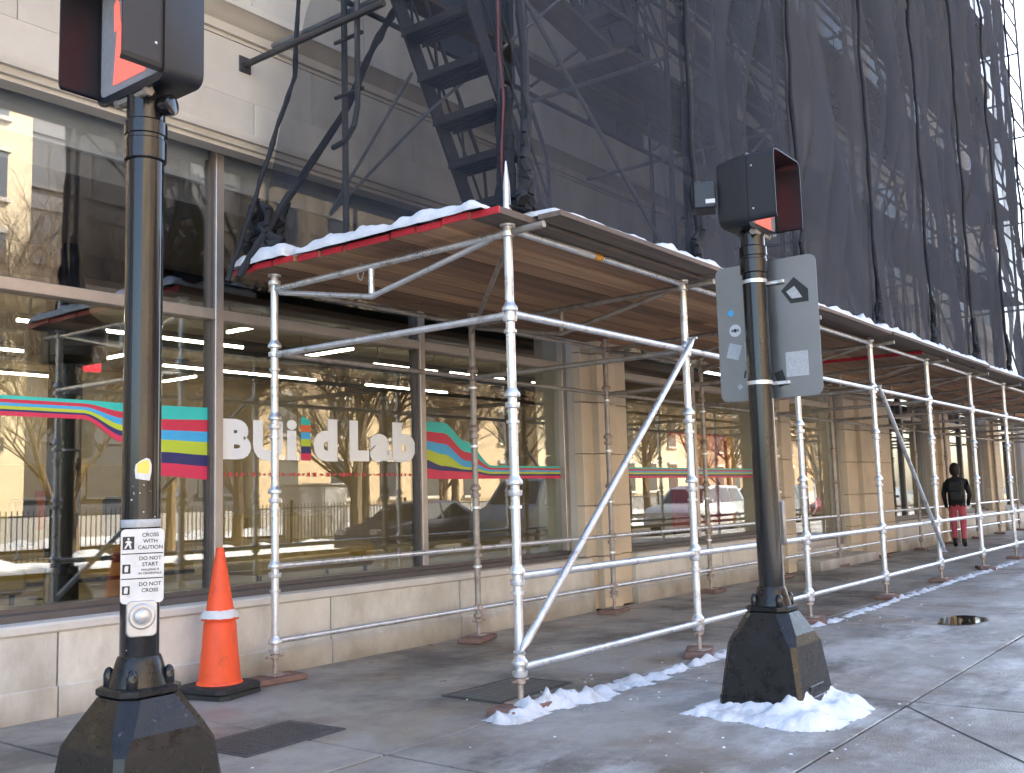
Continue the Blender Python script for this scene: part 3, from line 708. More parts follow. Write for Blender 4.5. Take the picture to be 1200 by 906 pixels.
# wall tie and bent pipe at the open end
tb('wall_tie', (5.08, 6.62, 5.02), (5.08, 5.0, 5.02), .028)
obj('tie_plate', MB().bbox(5.02, 5.14, 6.625, 6.64, 4.95, 5.09, .004), M_dpipe, tw)
hp = [Vector((5.15, 5.35, 5.6)), Vector((5.15, 5.36, 4.35)), Vector((5.15, 5.40, 4.2)), Vector((5.15, 5.5, 4.1)), Vector((5.15, 5.64, 4.08))]
obj('hoop_pipe', MB().path(hp, .022, 8), M_dpipe, tw, True)
for z in (4.5, 4.95): tb('rung', (5.2, 5.35, z), (5.2, 5.66, z), .016)
for (q0, q1, r_) in (((483, 85, 5.0), (387, 250, 5.95), .013), ((500, 133, 5.1), (387, 252, 6.0), .013), ((655, 0, 4.4), (500, 133, 5.2), .013)):
    def pix_(px, py, Y):
        d = rt*((px-600)/F_PX)+up*(-(py-453)/F_PX)+fw; return Vector((0, 0, HC))+d*(Y/d.y)
    tb('end_brace', pix_(*q0), pix_(*q1), r_, M_mpipe)
# plank walkways
random.seed(9)
for k in range(8):
    for z in LV:
        for j in range(4):
            if k == 0 and j < 3: continue
            y0 = 4.45+j*.245
            obj('walkway_plank', MB().box(TX[k]-.1, TX[k+1]+.08, y0, y0+.235, z+.03+random.uniform(-.004, .004), z+.07), M_wood3, tw)
# sloping boards
for (xa, za, xb, zb_) in ((7.3, 6.0, 9.7, 5.5), (10.0, 6.75, 13.4, 6.2)):
    mb = MB().rings([[(xa, 5.0, za), (xa, 5.3, za), (xa, 5.3, za+.05), (xa, 5.0, za+.05)], [(xb, 5.0, zb_), (xb, 5.3, zb_), (xb, 5.3, zb_+.05), (xb, 5.0, zb_+.05)]])
    obj('ramp_board', mb, M_wood3, tw)
def stair(x0, z0, x1, z1, y0, y1, label):
    t = thing('steel_stair', label, 'stair', (x0, (y0+y1)/2, z0))
    d = Vector((x1-x0, 0, z1-z0)); n = int(round((z1-z0)/.34)); dn = d.normalized(); pn = Vector((-dn.z, 0, dn.x))
    for y in (y0, y1):
        mb = MB()
        a, b = Vector((x0, y, z0)), Vector((x1, y, z1))
        w = pn*.07; e = Vector((0, .012, 0))
        mb.rings([[a-w-e, a+w-e, a+w+e, a-w+e], [b-w-e, b+w-e, b+w+e, b-w+e]]); obj('stringer', mb, M_dpipe, t)
        off = Vector((-.08, 0, .85)); hr = [a+off, b+off]
        obj('handrail', MB().tube(hr[0], hr[1], .017, 8).tube(a, a+off, .015, 6).tube((a+b)/2, (a+b)/2+off, .015, 6).tube(a+(b-a)*.25, a+(b-a)*.25+off, .012, 6).tube(a+(b-a)*.75, a+(b-a)*.75+off, .012, 6).tube(b, b+off, .015, 6).tube(a+off*.5, b+off*.5, .012, 6), M_dpipe, t, True)
    for i in range(n+1):
        p = Vector((x0, 0, z0))+d*((i+.5)/(n+1))
        mb = MB()
        for q in range(5): mb.box(p.x-.12+q*.05, p.x-.12+q*.05+.03, y0+.013, y1-.013, p.z-.015, p.z+.015)
        mb.box(p.x-.125, p.x-.115, y0+.013, y1-.013, p.z-.035, p.z+.03)
        mb.box(p.x+.115, p.x+.125, y0+.013, y1-.013, p.z-.035, p.z+.03)
        obj('tread', mb, M_dpipe, t)
stair(6.55, ZD+.1, 5.32, 5.45, 4.55, 5.2, 'steep dark steel stair with grated treads at the open scaffold end')
stair(9.6, 5.4, 7.9, 7.4, 5.05, 5.6, 'dark steel stair climbing behind the netting between scaffold levels')
# ------------------------------------------------------------------ debris netting
net = thing('debris_netting', 'dark blue grey debris netting hung over the scaffold in long folded sheets', 'netting', (5.3, 3.95, ZD+.1))
NX = [TX[0]-.02]+[x for x in TX[1:8]]
random.seed(21)
def panel(x0, x1, z0, z1, seed, mt, amp=.09, yb=3.98):
    nu, nv = 44, 70
    def fn(u, v):
        X = x0+(x1-x0)*u; Z = z0+(z1-z0)*v
        s = math.sin(math.pi*u)
        bow = .10*s*(.6+.8*nz(seed, Z*.35))
        ph = u*(5.5+2*nz(seed*3.1, Z*.2))+1.2*nz(seed*1.7+5, Z*.45)+.55*(Z-6)*(u-.5)*(.4+abs(nz(seed*.7, 3)))+.9*nz(seed+2, u*2.2, Z*.3)
        fold = amp*(abs(math.sin(math.pi*ph))-.5)*s**.5*(.55+.9*abs(nz(seed+8, Z*.5, u*1.5)))
        sw = .08*math.sin(3*u+1.3*Z*(.4+.9*u)+seed)*s
        fine = .022*nz(X*7, Z*1.1, seed)+.012*nz(X*16, Z*2, seed)
        pull = .05*math.sin(math.pi*u)*nz(seed*2.3, Z*.8)
        return (X+.06*nz(seed, Z*.7, 3)*(1-s)+pull, yb-bow-fold-sw-fine, Z)
    return obj('net_panel', MB().grid(nu, nv, fn), mt, net, True)
for k in range(len(NX)-1):
    panel(NX[k], NX[k+1]+.10, ZD+.06+(.02 if k else .1), TOP-.1, 3.7*k+1, (M_net1, M_netm)[k] if k < 2 else M_net, .08 if k == 0 else .2)
    if k >= 99: panel(NX[k]-.05, NX[k+1]+.05, ZD+.1, TOP-.1, 5.1*k+40, M_net2, .13, 4.07)
# gathered seams
def seam(x, y, z0, z1, r, seed, dx=.018):
    n = 40; pts = [Vector((x+dx*nz(seed, i*.3)+.015*nz(seed+9, i*1.3), y+.04*nz(seed+3, i*.35), z0+(z1-z0)*i/n)) for i in range(n+1)]
    return obj('gathered_seam', MB().path(pts, [r*(1+.5*nz(seed+5, i*.6)) for i in range(n+1)], 7), M_netd, net, True)
for k, x in enumerate(NX): seam(x+.02, 3.90, ZD+.1, TOP-.1, .024 if k else .03, k*4.3+2)
# bunched ends lying on the deck
for k, x in enumerate(NX[:7]):
    for q in range(3):
        n = 8; sd_ = k*7+q
        pts = [Vector((x+.10*nz(sd_, i*.5)+.05*i*(q-1)/n, 3.88+.06*nz(sd_+2, i*.4), ZD+.15+.75*(1-i/n)**1.4*(.5+.25*q))) for i in range(n+1)]
        obj('bunched_net', MB().path(pts, [.02+.03*i/n for i in range(n+1)], 7), M_netd, net, True)
# end sheet across the open end, drawn back towards the wall
def endfn(u, v):
    Z = ZD+.12+(6.3-ZD-.12)*v
    yedge = 6.6-.62*max(0, (Z-3.3)/2.0)**.9 if Z < 5.3 else 5.98-.6*(Z-5.3)
    Y = 4.0+(yedge-4.0)*u
    X = 5.24-.12*u*(1-v)-.05*math.sin(3.14*u)+.03*math.sin(u*17+Z*1.4)+.02*nz(Y*5, Z*1.5)
    return (X, Y, Z)
obj('end_sheet', MB().grid(50, 40, endfn), M_net2, net, True)
for j, (w0, w1, r, s) in enumerate(()):
    pts = []
    for i in range(31):
        v = i/30; p = Vector(endfn(w1+(w0-w1)*v if j == 0 else w1+(w0-w1)*v*1.4, v)); pts.append(p+Vector((-.03+.03*nz(s, i*.3), .03*nz(s+1, i*.35), 0)))
    obj('gathered_edge', MB().path(pts, [r*(1+.45*nz(s+4, i*.5)) for i in range(31)], 7), M_netd, net, True)
def pix(px, py, Y):
    d = rt*((px-600)/F_PX)+up*(-(py-453)/F_PX)+fw; return Vector((0, 0, HC))+d*(Y/d.y)
for kn, r, s in (([(352, -40, 6.1), (345, 90, 6.2), (322, 160, 6.28), (300, 230, 6.33), (280, 290, 6.36), (264, 335, 6.38)], .02, 3), ([(490, -40, 5.2), (470, 0, 5.3), (440, 50, 5.5), (405, 130, 5.8), (345, 220, 6.1), (300, 290, 6.25), (276, 330, 6.33)], .03, 8)):
    P3 = [pix(*k_) for k_ in kn]; pts = []
    for a_, b_ in zip(P3, P3[1:]):
        for i in range(8): pts.append(a_+(b_-a_)*i/8)
    pts = [p+Vector((.012*nz(s, i*.3), .012*nz(s+1, i*.35), 0)) for i, p in enumerate(pts)]
    obj('gathered_edge', MB().path(pts, [r*(1+.4*nz(s+4, i*.5)) for i in range(len(pts))], 7), M_netd, net, True)
random.seed(31)
for q in range(9):
    c = Vector((5.05+random.uniform(-.1, .15), 6.3+random.uniform(-.15, .2), ZD+.12)); n = 9
    pts = [c+Vector((.14*nz(q, i*.5), .22*nz(q+20, i*.5), .5*i/n*random.uniform(.7, 1.0))) for i in range(n+1)]
    obj('bunched_net', MB().path(pts, [.045*(1-.6*i/n) for i in range(n+1)], 7), M_netd, net, True)
# coil of net and cord by the corner post
for q in range(4):
    pts = [Vector((5.30+.03*nz(q, i*.4), 4.10-.02*q+.05*nz(q+7, i*.5), ZD+.1+.9*i/10)) for i in range(11)]
    obj('bunched_net', MB().path(pts, [.05*(1-.7*i/10)+.008 for i in range(11)], 7), M_netd, net, True)
pts = [Vector((5.22+.03*nz(2, i*.3), 4.03+.04*nz(5, i*.25), ZD+.2+2.6*i/24)) for i in range(25)]
tag(obj('cord', MB().path(pts, .008, 6), mat('maroon_cord', (.12, .03, .04), .7)), 'thin maroon cord hanging down the scaffold corner', 'cord')

# ------------------------------------------------------------------ signal poles
def octa(hw, ch, z, cx=0, cy=0):
    a, b = hw, hw-ch
    return [(cx+p, cy+q, z) for p, q in ((a, -b), (a, b), (b, a), (-b, a), (-a, b), (-a, -b), (-b, -a), (b, -a))]
def signal_pole(x, y, label, head_dir, head_z, top):
    t = thing('signal_pole', label, 'signal pole', (x, y, 0))
    b = MB().rings([octa(.268, .02, 0), octa(.268, .02, .10), octa(.262, .022, .105), octa(.224, .03, .41), octa(.205, .055, .47), octa(.138, .062, .597)])
    base = link('pedestal', b.mesh('pedestal', M_base), t)
    link('flange', MB().rings([octa(.13, .045, .60), octa(.138, .05, .607), octa(.138, .05, .628), octa(.125, .05, .635)]).mesh('flange', M_base), base)
    link('collar', MB().lathe([(.118, .63), (.112, .66), (.09, .735), (.086, .745), (.083, .75)], 24).mesh('collar', M_base, True), base)
    bolt = MB().lathe([(.02, .0), (.022, .01), (.022, .05), (.015, .07), (.006, .078)], 10).mesh('bolt', M_black, True)
    for a in range(4):
        A = rad(45+90*a); link('bolt', bolt, base, (.118*math.cos(A), .118*math.sin(A), .63))
    link('access_door', MB().bbox(-.11, .11, -.262, -.235, .14, .17, .003).mesh('access_door', M_base), base)
    link('shaft', MB().lathe([(.0775, .70), (.0765, top-.2)], 32).mesh('shaft', M_black, True), t)
    link('cap_collar', MB().lathe([(.084, top-.23), (.088, top-.225), (.088, top-.14), (.084, top-.135), (.084, top-.12), (.09, top-.115), (.09, top-.06), (.08, top-.05), (.08, top+.09), (.06, top+.1)], 28).mesh('cap_collar', M_black, True), t)
    return t
def rrect(w, h, r, n=4):
    P = []
    for cx, cy, a0 in ((w/2-r, h/2-r, 0), (-w/2+r, h/2-r, 90), (-w/2+r, -h/2+r, 180), (w/2-r, -h/2+r, 270)):
        for i in range(n+1):
            a = rad(a0+90*i/n); P.append((cx+r*math.cos(a), cy+r*math.sin(a)))
    return P
M_led = emit_mat('hand_led', (1., .17, .13), .17)
M_face = mat('signal_lens', (.30, .29, .30), .25, 0, .1, 30)
def signal_head(t, rz, off, zc, w=.44, h=.47):
    """front faces local -Y before the turn"""
    g = link('signal_head', MB().rings([[(p[0], yy, p[1]) for p in rrect(w*s, h*s, .05)] for yy, s in ((.17, .86), (.16, .92), (.0, 1.0), (-.03, 1.0))]).mesh('signal_head', M_head, True), t, (off[0], off[1], zc))
    g.rotation_euler.z = rz
    rim = MB()
    for yy0, yy1, s in ((-.032, -.05, 1.035),):
        rim.rings([[(p[0], yy0, p[1]) for p in rrect(w*s, h*s, .05)], [(p[0], yy1, p[1]) for p in rrect(w*s, h*s, .05)]])
    link('door_rim', rim.mesh('door_rim', M_head, True), g)
    link('lens', MB().add([(p[0], -.0515, p[1]) for p in rrect(w*.9, h*.9, .03)], [tuple(range(20))]).mesh('lens', M_face), g)
    # upraised hand drawn in lamps
    hand = MB()
    def cap(x0, z0, x1, z1, r): 
        d = Vector((x1-x0, 0, z1-z0)).normalized(); q = Vector((-d.z, 0, d.x))*r; a, b = Vector((x0, -.054, z0)), Vector((x1, -.054, z1))
        hand.add([a-q, a+q, b+q*.8, b+d*r*.8, b-q*.8], [(0, 1, 2, 3, 4)])
    cap(-.0, -.21, 0, .03, .125)
    for i, (xx, zz) in enumerate(((-.097, .16), (-.033, .21), (.033, .215), (.097, .17))): cap(xx*.98, .035, xx*1.08, zz, .026)
    cap(.13, -.12, .185, .05, .022)
    link('hand_symbol', hand.mesh('hand_symbol', M_led), g)
    v = MB(); R1 = rrect(w*.99, h*.99, .05); R0 = rrect(w*.955, h*.955, .04)
    n = len(R1)
    # open-bottomed hood
    idx = [i for i in range(n)]
    vs = [(p[0], -.05, p[1]) for p in R1]+[(p[0], -.235, p[1]) for p in R1]+[(p[0], -.05, p[1]) for p in R0]+[(p[0], -.235, p[1]) for p in R0]
    fs = []
    for i in range(n):
        j = (i+1) % n
        if R1[i][1] < -h*.44 and R1[j][1] < -h*.44: continue
        fs += [(i, j, n+j, n+i), (2*n+j, 2*n+i, 3*n+i, 3*n+j), (n+i, n+j, 3*n+j, 3*n+i)]
    k0 = len(fs)
    v.add(vs, fs); 
    link('visor', v.mesh('visor', M_visor if False else M_head, False), g)
    for sx in (-1, 1):
        for zz in (-.14, .14): link('rivet', MB().lathe([(.007, 0), (.006, .003), (.002, .005)], 8).mesh('rivet', M_galv, True), g, (sx*w*.497, -.085, zz)).rotation_euler = (0, sx*rad(90), 0)
    br = MB().bbox(-.03, .03, -.02, .06, -h/2-.035, -h/2+.02, .005).tube((-.1, -.03, -h/2-.02), (.1, -.03, -h/2-.02), .016, 8).tube((-.12, -.03, -h/2-.02), (-.1, -.03, -h/2-.02), .024, 6).tube((.1, -.03, -h/2-.02), (.12, -.03, -h/2-.02), .024, 6)
    link('mount_bracket', br.mesh('mount_bracket', M_galvd, True), g)
    return g
RP, LP = (6.06, 2.64), (2.38, 3.79)
rp = signal_pole(*RP, 'black signal pole with pale metal sign plate and snow round its base', 0, 3.2, 2.98)
rh = signal_head(rp, 0, (.0, -.03), 3.26)
sp = link('speaker_box', MB().bbox(-.09, .09, 0, .15, -.09, .09, .012).mesh('speaker_box', M_head), rp, (-.16, .16, 3.26))
sp.rotation_euler.z = rad(25)
link('label_plate', MB().box(-.03, .03, -.002, 0, -.014, .014).mesh('label_plate', M_white), sp, (-.092, .04, -.045)).rotation_euler.z = rad(90)
# sign plate seen from behind
sg = MB(); pr = rrect(.70, .91, .05)
sg.rings([[(.0, p[0], p[1]) for p in pr], [(.004, p[0], p[1]) for p in pr]])
sgn = link('sign_plate', sg.mesh('sign_plate', M_alum), rp, (.115, -.02, 2.395))
for zz in (.30, -.36):
    link('strap', MB().lathe([(.0785, zz-.012), (.081, zz-.012), (.081, zz+.012), (.0785, zz+.012)], 28, (-.115, .02)).mesh('strap', M_galv, True), sgn)
    link('strap_bracket', MB().bbox(-.03, -.001, -.14, .14, zz-.012, zz+.012, .003).mesh('strap_bracket', M_galv), sgn)
def sticker(nm, poly, m_, y, z):
    link(nm, MB().extr(poly, 'x', -.0022, -.0006).mesh(nm, m_), sgn, (0, y, z))
disc = lambda r, n=16: [(r*math.cos(2*math.pi*i/n), r*math.sin(2*math.pi*i/n)) for i in range(n)]
M_blue = mat('sticker_blue', (.08, .42, .75), .5)
sticker('sticker', disc(.022), M_blue, .25, .14)
sticker('sticker', disc(.042), M_white, .225, .02)
link('sticker_mark', MB().extr(disc(.013), 'x', -.003, -.0023).extr([(-.03, 0), (-.016, .012), (-.016, -.012)], 'x', -.003, -.0023).extr([(.03, 0), (.016, -.012), (.016, .012)], 'x', -.003, -.0023).mesh('mark', M_print), sgn, (0, .225, .02))
M_grey = mat('sticker_grey', (.42, .43, .44), .6, 0, .15, 60)
def rotp(P, a): return [(p[0]*math.cos(a)-p[1]*math.sin(a), p[0]*math.sin(a)+p[1]*math.cos(a)) for p in P]
sq = lambda w, h: [(-w/2, -h/2), (w/2, -h/2), (w/2, h/2), (-w/2, h/2)]
sticker('sticker', rotp(sq(.09, .1), .3), M_grey, .24, -.12)
sticker('sticker', rotp(sq(.09, .13), 0), mat('sticker_faded', (.4, .39, .38), .6, .4), .12, -.13)
sticker('sticker', sq(.15, .16), M_grey, -.19, -.245)
sticker('sticker', rotp(sq(.06, .1), -.3), M_print, -.075, -.33)
sticker('sticker', rotp([(-.09, -.06), (.03, -.06), (.09, .03), (.0, .11), (-.09, .02)], 0), M_print, -.20, .21)
link('sticker_mark', MB().extr(rotp([(-.05, -.03), (.02, -.03), (.055, .02), (0, .05), (-.02, .02)], 0), 'x', -.0032, -.0024).mesh('mark', M_grey), sgn, (0, -.2, .21))
sticker('scratch', rotp(sq(.012, .05), .2), M_print, .17, -.28)
sticker('scratch', rotp(sq(.03, .03), .8), M_grey, .21, -.36)
link('conduit', MB().path([Vector((.09, -.04, .75)), Vector((.09, -.04, 1.75))], .012, 8).bbox(.075, .11, -.08, .0, 1.0, 1.28, .01).mesh('conduit', M_galvd, True), rp)

lp = signal_pole(*LP, 'black signal pole with push button and crossing notice beside the cone', 0, 3.2, 3.06)
lh = signal_head(lp, rad(-90), (-.03, .0), 3.395, .50, .54)
link('entry_cap', MB().lathe([(.04, -.02), (.045, 0), (.045, .03), (.036, .034)], 16).mesh('entry_cap', M_black, True), lp, (.035, -.10, 3.07)).rotation_euler = (rad(90), 0, rad(20))
# crossing notice and button face the camera side of the shaft
ang = math.atan2(-LP[1], -LP[0])+rad(5)
nb = link('button_notice', None, None)
bpy.data.objects.remove(nb)
def local(mbx):  # turn a panel drawn in (x right, z up, y towards viewer = -) to face the viewer
    R_ = Matrix.Rotation(ang+rad(90), 3, 'Z')
    mbx.v = [tuple(R_ @ Vector(v)) for v in mbx.v]; return mbx
prn = rrect(.166, .298, .018)
not_ = link('notice_plate', local(MB().rings([[(p[0], -.088, p[1]+1.115) for p in prn], [(p[0], -.085, p[1]+1.115) for p in prn]])).mesh('notice_plate', M_white), lp)
not_['label'] = 'white crossing instruction notice'
def words(s, x, z, h):
    vs, fs = text_mb(s, h*1.38, h*.02, .0004, 'CENTER')
    link('lettering', local(MB().add([(x+v.x, -.0886-v.z, z+v.y) for v in vs], fs)).mesh('lettering', M_print), not_)
for s, x, z, h in (('CROSS', .03, 1.232, .0155), ('WITH', .03, 1.207, .0155), ('CAUTION', .03, 1.182, .0155), ('DO NOT', .03, 1.138, .0155), ('START', .03, 1.114, .0155), ('WALKING IF', .03, 1.095, .009), ('IN CROSSWALK', .03, 1.081, .009), ('DO NOT', .03, 1.035, .0155), ('CROSS', .03, 1.010, .0155)):
    words(s, x, z, h)
for zz in (1.165, 1.065): link('rule_line', local(MB().box(-.08, .08, -.0894, -.0885, zz-.002, zz+.002)).mesh('rule', M_print), not_)
for zz, hh in ((1.208, .052), (1.105, .036), (1.02, .034)):
    link('symbol_panel', local(MB().box(-.076, -.076+hh*.85, -.0894, -.0885, zz-hh/2, zz+hh/2)).mesh('symbol', M_print), not_)
    cx = -.076+hh*.42; s = hh
    fig = MB()
    if hh > .04:
        fig.extr([(cx+p[0], zz+p[1]) for p in [(x_*s*.09, z_*s*.09+s*.32) for x_, z_ in ((1, 0), (.7, .7), (0, 1), (-.7, .7), (-1, 0), (-.7, -.7), (0, -1), (.7, -.7))]], 'y', -.0899, -.0895)
        fig.extr([(cx-.006, zz+.01), (cx+.006, zz+.01), (cx+.012, zz-.022), (cx+.006, zz-.022), (cx, zz-.006), (cx-.01, zz-.022), (cx-.016, zz-.020), (cx-.006, zz-.003)], 'y', -.0899, -.0895)
        fig.extr([(cx-.013, zz+.004), (cx-.006, zz+.0095), (cx+.006, zz+.0095), (cx+.014, zz+.002), (cx+.012, zz), (cx, zz+.004), (cx-.011, zz+.001)], 'y', -.0903, -.09)
    else:
        fig.extr([(cx-.007, zz-.012), (cx+.006, zz-.012), (cx+.008, zz+.01), (cx+.003, zz+.013), (cx-.005, zz+.011), (cx-.007, zz+.002)], 'y', -.0899, -.0895)
    link('figure', local(fig).mesh('figure', M_white), not_)
hb = link('button_housing', local(MB().rings([[(p[0], yy, p[1]+.905) for p in rrect(.118*s, .145*s, .02)] for yy, s in ((-.07, 1), (-.088, 1), (-.094, .94))])).mesh('button_housing', M_btn, True), lp)
bt = MB()
R_ = [(.052, -.094), (.052, -.10), (.046, -.106), (.036, -.106), (.034, -.10), (.031, -.10), (.029, -.112), (.02, -.118), (.006, -.12)]
bt.rings([[(r*math.cos(2*math.pi*i/24), y_, .915+r*math.sin(2*math.pi*i/24)) for i in range(24)] for r, y_ in R_])
link('push_button', local(bt).mesh('push_button', M_btn, True), hb)
pk = [(-.03, -.036), (.0, -.042), (.026, -.046), (.033, -.01), (.034, .02), (.026, .042), (.012, .048), (-.012, .036), (-.03, .022), (-.034, 0)]
st = MB()
def cyl_patch(mb, poly, z0, r, mi=0):
    for a, b in ((r, 1),):
        
        n_ = len(poly); cx_ = sum(p[0] for p in poly)/n_; cz_ = sum(p[1] for p in poly)/n_; P_ = []
        for f_ in (0, .33, .66, 1): P_ += [(cx_+(p[0]-cx_)*f_, cz_+(p[1]-cz_)*f_) for p in poly]
        fs_ = [(q*n_+i, q*n_+(i+1) % n_, (q+1)*n_+(i+1) % n_, (q+1)*n_+i) for q in range(1, 3) for i in range(n_)]+[tuple(n_+i for i in range(n_))]
        mb.add([(r*math.sin(p[0]/r), -r*math.cos(p[0]/r), p[1]+z0) for p in P_], fs_, mi)
cyl_patch(st, pk, 1.505, .0786); link('sticker', local(st).mesh('sticker', M_white), lp)
st = MB(); cyl_patch(st, [(p[0]*.78, p[1]*.62+.01) for p in pk], 1.505, .0792); link('sticker', local(st).mesh('sticker', mat('sticker_yellow', (.75, .62, .12), .5)), lp)
st = MB()
for k in range(26):
    x_, z_ = random.uniform(-.06, .06), random.uniform(.78, 1.55); s = random.uniform(.0012, .004)
    cyl_patch(st, [(x_-s, z_-s), (x_+s, z_-s), (x_+s*.6, z_+s), (x_-s*.7, z_+s*.8)], 0, .0786)
link('paint_chips', local(st).mesh('paint_chips', M_white), lp)
link('tape_band', MB().lathe([(.0782, 1.27), (.0795, 1.272), (.0795, 1.30), (.0782, 1.302)], 28).mesh('tape_band', M_grey, True), lp)

# ------------------------------------------------------------------ traffic cone
CX, CY = 4.55, 6.22
cn = thing('traffic_cone', 'tall orange traffic cone with a white collar against the wall', 'traffic cone', (CX, CY, 0))
def cpart(n, mb, m_, s=True, rz=0):
    o = link(n, mb.mesh(n, m_, s), cn); o.rotation_euler.z = rz; return o
for k, (zz, a) in enumerate(((.0, .28), (.042, .18))):
    cpart('rubber_base', MB().rings([octa(.225, .05, zz), octa(.225, .05, zz+.028), octa(.205, .05, zz+.04)]), M_rub, False, a)
cpart('cone_body', MB().lathe([(.165, .082), (.158, .10), (.150, .105), (.128, .32), (.115, .5), (.10, .545)], 32), M_orange)
cpart('upper_cone', MB().lathe([(.135, .53), (.118, .548), (.112, .57), (.098, .60), (.03, 1.03), (.024, 1.045)], 32), M_orange)
cw = MB()
prof = [(.13, .548), (.138, .545), (.124, .585), (.108, .60), (.098, .60)]
rr = []
for r, z_ in prof: rr.append([((r+.012*nz(i*.7, z_*20))*math.cos(2*math.pi*i/32), (r+.012*nz(i*.7, z_*20))*math.sin(2*math.pi*i/32), z_+.008*nz(i*.5, 3)) for i in range(32)])
cpart('reflective_collar', cw.rings(rr, False), M_white)

# ------------------------------------------------------------------ small things on the pavement
t = thing('utility_cover', 'dark rectangular cast iron utility cover set in the pavement', 'utility cover', (3.87, 4.82, 0))
t.rotation_euler.z = rad(3)
link('frame', MB().bbox(-.38, .38, -.245, .245, -.02, .006, .003).mesh('frame', M_iron), t)
link('lid', MB().bbox(-.35, .35, -.215, .215, -.02, .010, .003).mesh('lid', M_iron), t)
st = MB()
for i in range(16):
    for j in range(9): st.box(-.32+i*.041, -.30+i*.041, -.19+j*.044, -.17+j*.044, .010, .0125)
tag(link('stud_pattern', st.mesh('stud_pattern', M_iron), t), kind='stuff')
t = thing('drain_grate', 'slotted steel drain grate beside the scaffold corner post', 'grate', (5.72, 4.5, 0))
link('frame', MB().box(-.42, .42, -.26, -.23, -.02, .007).box(-.42, .42, .23, .26, -.02, .007).box(-.42, -.39, -.23, .23, -.02, .007).box(.39, .42, -.23, .23, -.02, .007).mesh('frame', M_iron), t)
link('pit', MB().box(-.39, .39, -.23, .23, -.02, .002).mesh('pit', M_joint), t)
barm = MB().box(-.011, .011, -.229, .229, .0, .007).mesh('bar', mat('worn_steel', (.2, .2, .2), .45, .6, .2, 20))
for i in range(18): link('bar', barm, t, (-.365+i*.043, 0, 0.0005))
def blob(name, cx, cy, rx, ry, h, seed, n=40, rot=0., m_=M_snowd):
    mb = MB(); rings = []
    for k in range(9):
        f = k/8; ring = []
        for i in range(n):
            a = 2*math.pi*i/n; er = 1+.28*nz(math.cos(a)*2, math.sin(a)*2, seed)+.18*nz(math.cos(a)*6, math.sin(a)*6, seed)
            x_, y_ = rx*er*(1-f)*math.cos(a), ry*er*(1-f)*math.sin(a)
            z_ = h*(f**.45)*(.85+.5*nz(x_*7+seed, y_*7)+.3*nz(x_*18, y_*18, seed)+.16*nz(x_*45, y_*45, seed)) if k else 0
            ring.append((cx+x_*math.cos(rot)-y_*math.sin(rot), cy+x_*math.sin(rot)+y_*math.cos(rot), max(.0, z_)+.0005))
        rings.append(ring)
    mb.rings(rings, False)
    return mb
# heaps as height fields: only where the snow is thicker than nothing
def fbm(x, y, sd_, sc_, o=5):
    t_, a_ = 0, 1.
    for i in range(o): t_ += a_*nz(x*sc_, y*sc_, sd_+i*3.1); sc_ *= 2.1; a_ *= .42
    return t_
def height_snow(x0, x1, y0, y1, step, hf):
    nu, nv = int((x1-x0)/step), int((y1-y0)/step); H_ = {}; V_ = []; F_ = []; idx = {}
    for j in range(nv+1):
        for i in range(nu+1): H_[i, j] = hf(x0+i*step, y0+j*step)
    def vi(i, j):
        if (i, j) not in idx:
            idx[i, j] = len(V_); h_ = H_[i, j]; V_.append((x0+i*step+.3*step*nz(i*.9, j*.9, 2), y0+j*step+.3*step*nz(i*.9, j*.9, 7), .003+max(-.004, h_)))
        return idx[i, j]
    for j in range(nv):
        for i in range(nu):
            if max(H_[i, j], H_[i+1, j], H_[i, j+1], H_[i+1, j+1]) > 0: F_.append((vi(i, j), vi(i+1, j), vi(i+1, j+1), vi(i, j+1)))
    return MB().add(V_, F_)
def heap(x, y):
    dx, dy = x-RP[0], y-RP[1]
    d = max(abs(dx), abs(dy))-.27; d = math.hypot(max(0, abs(dx)-.25), max(0, abs(dy)-.25))
    side = max(0, min(1, .55-.9*dy-.75*dx*.4)) if d >= 0 else 0      # shovelled to the street side
    h_ = .135*max(0, 1-d/.30)**.8*(.3+.75*side)
    n_ = fbm(x, y, 3, 5.0)
    return h_*(1+.6*n_)+.024*n_-.026-.09*max(0, d-.2)
tag(obj('snow_heap', height_snow(RP[0]-.75, RP[0]+.75, RP[1]-.8, RP[1]+.6, .017, heap), M_snow, None, True), 'lumpy heap of snow around the base of the signal pole', 'snow', kind='stuff')
def line_h(x, y):
    c = 3.84+.07*nz(x*.9, 4)+(.10 if x < 5.4 else 0); w = (.17 if x < 6.6 else (.11 if x < 8.4 else .085))*(1+.5*nz(x*1.3, 9))
    e = 1-abs(y-c)/max(.03, w)
    post = min(abs(x-px_) for px_ in PX); amp = .115 if x < 5.75 else (.05 if x < 7.9 else .042)
    n_ = fbm(x, y, 11, 6.5); gate = .0 if x < 8.2 else .35-.5*nz(x*.7, 21)
    if x > 19.2 and nz(x, 5) < .1: return -1
    if x < 4.85+.2*nz(y*6, 2): return -1
    return amp*(e*(.8+.9*n_)-.12-gate*.35)+.016*n_-.010
tag(obj('snow_line', height_snow(4.7, 23, 3.45, 4.3, .021, line_h), M_snowd, None, True), 'broken line of leftover snow along the outer scaffold posts', 'snow', kind='stuff')
mb = MB(); random.seed(29)
for i in range(150):
    X, Y = random.uniform(3, 13), random.uniform(1.2, 4.6); s = random.uniform(.004, .012)
    b_ = blob('x', X, Y, s, s, s*.7, i, 6); mb.add(b_.v, b_.f)
tag(obj('snow_crumbs', mb, M_snow), 'scattered crumbs of snow and salt on the pavement', 'snow', kind='stuff')
pd = MB(); P = []
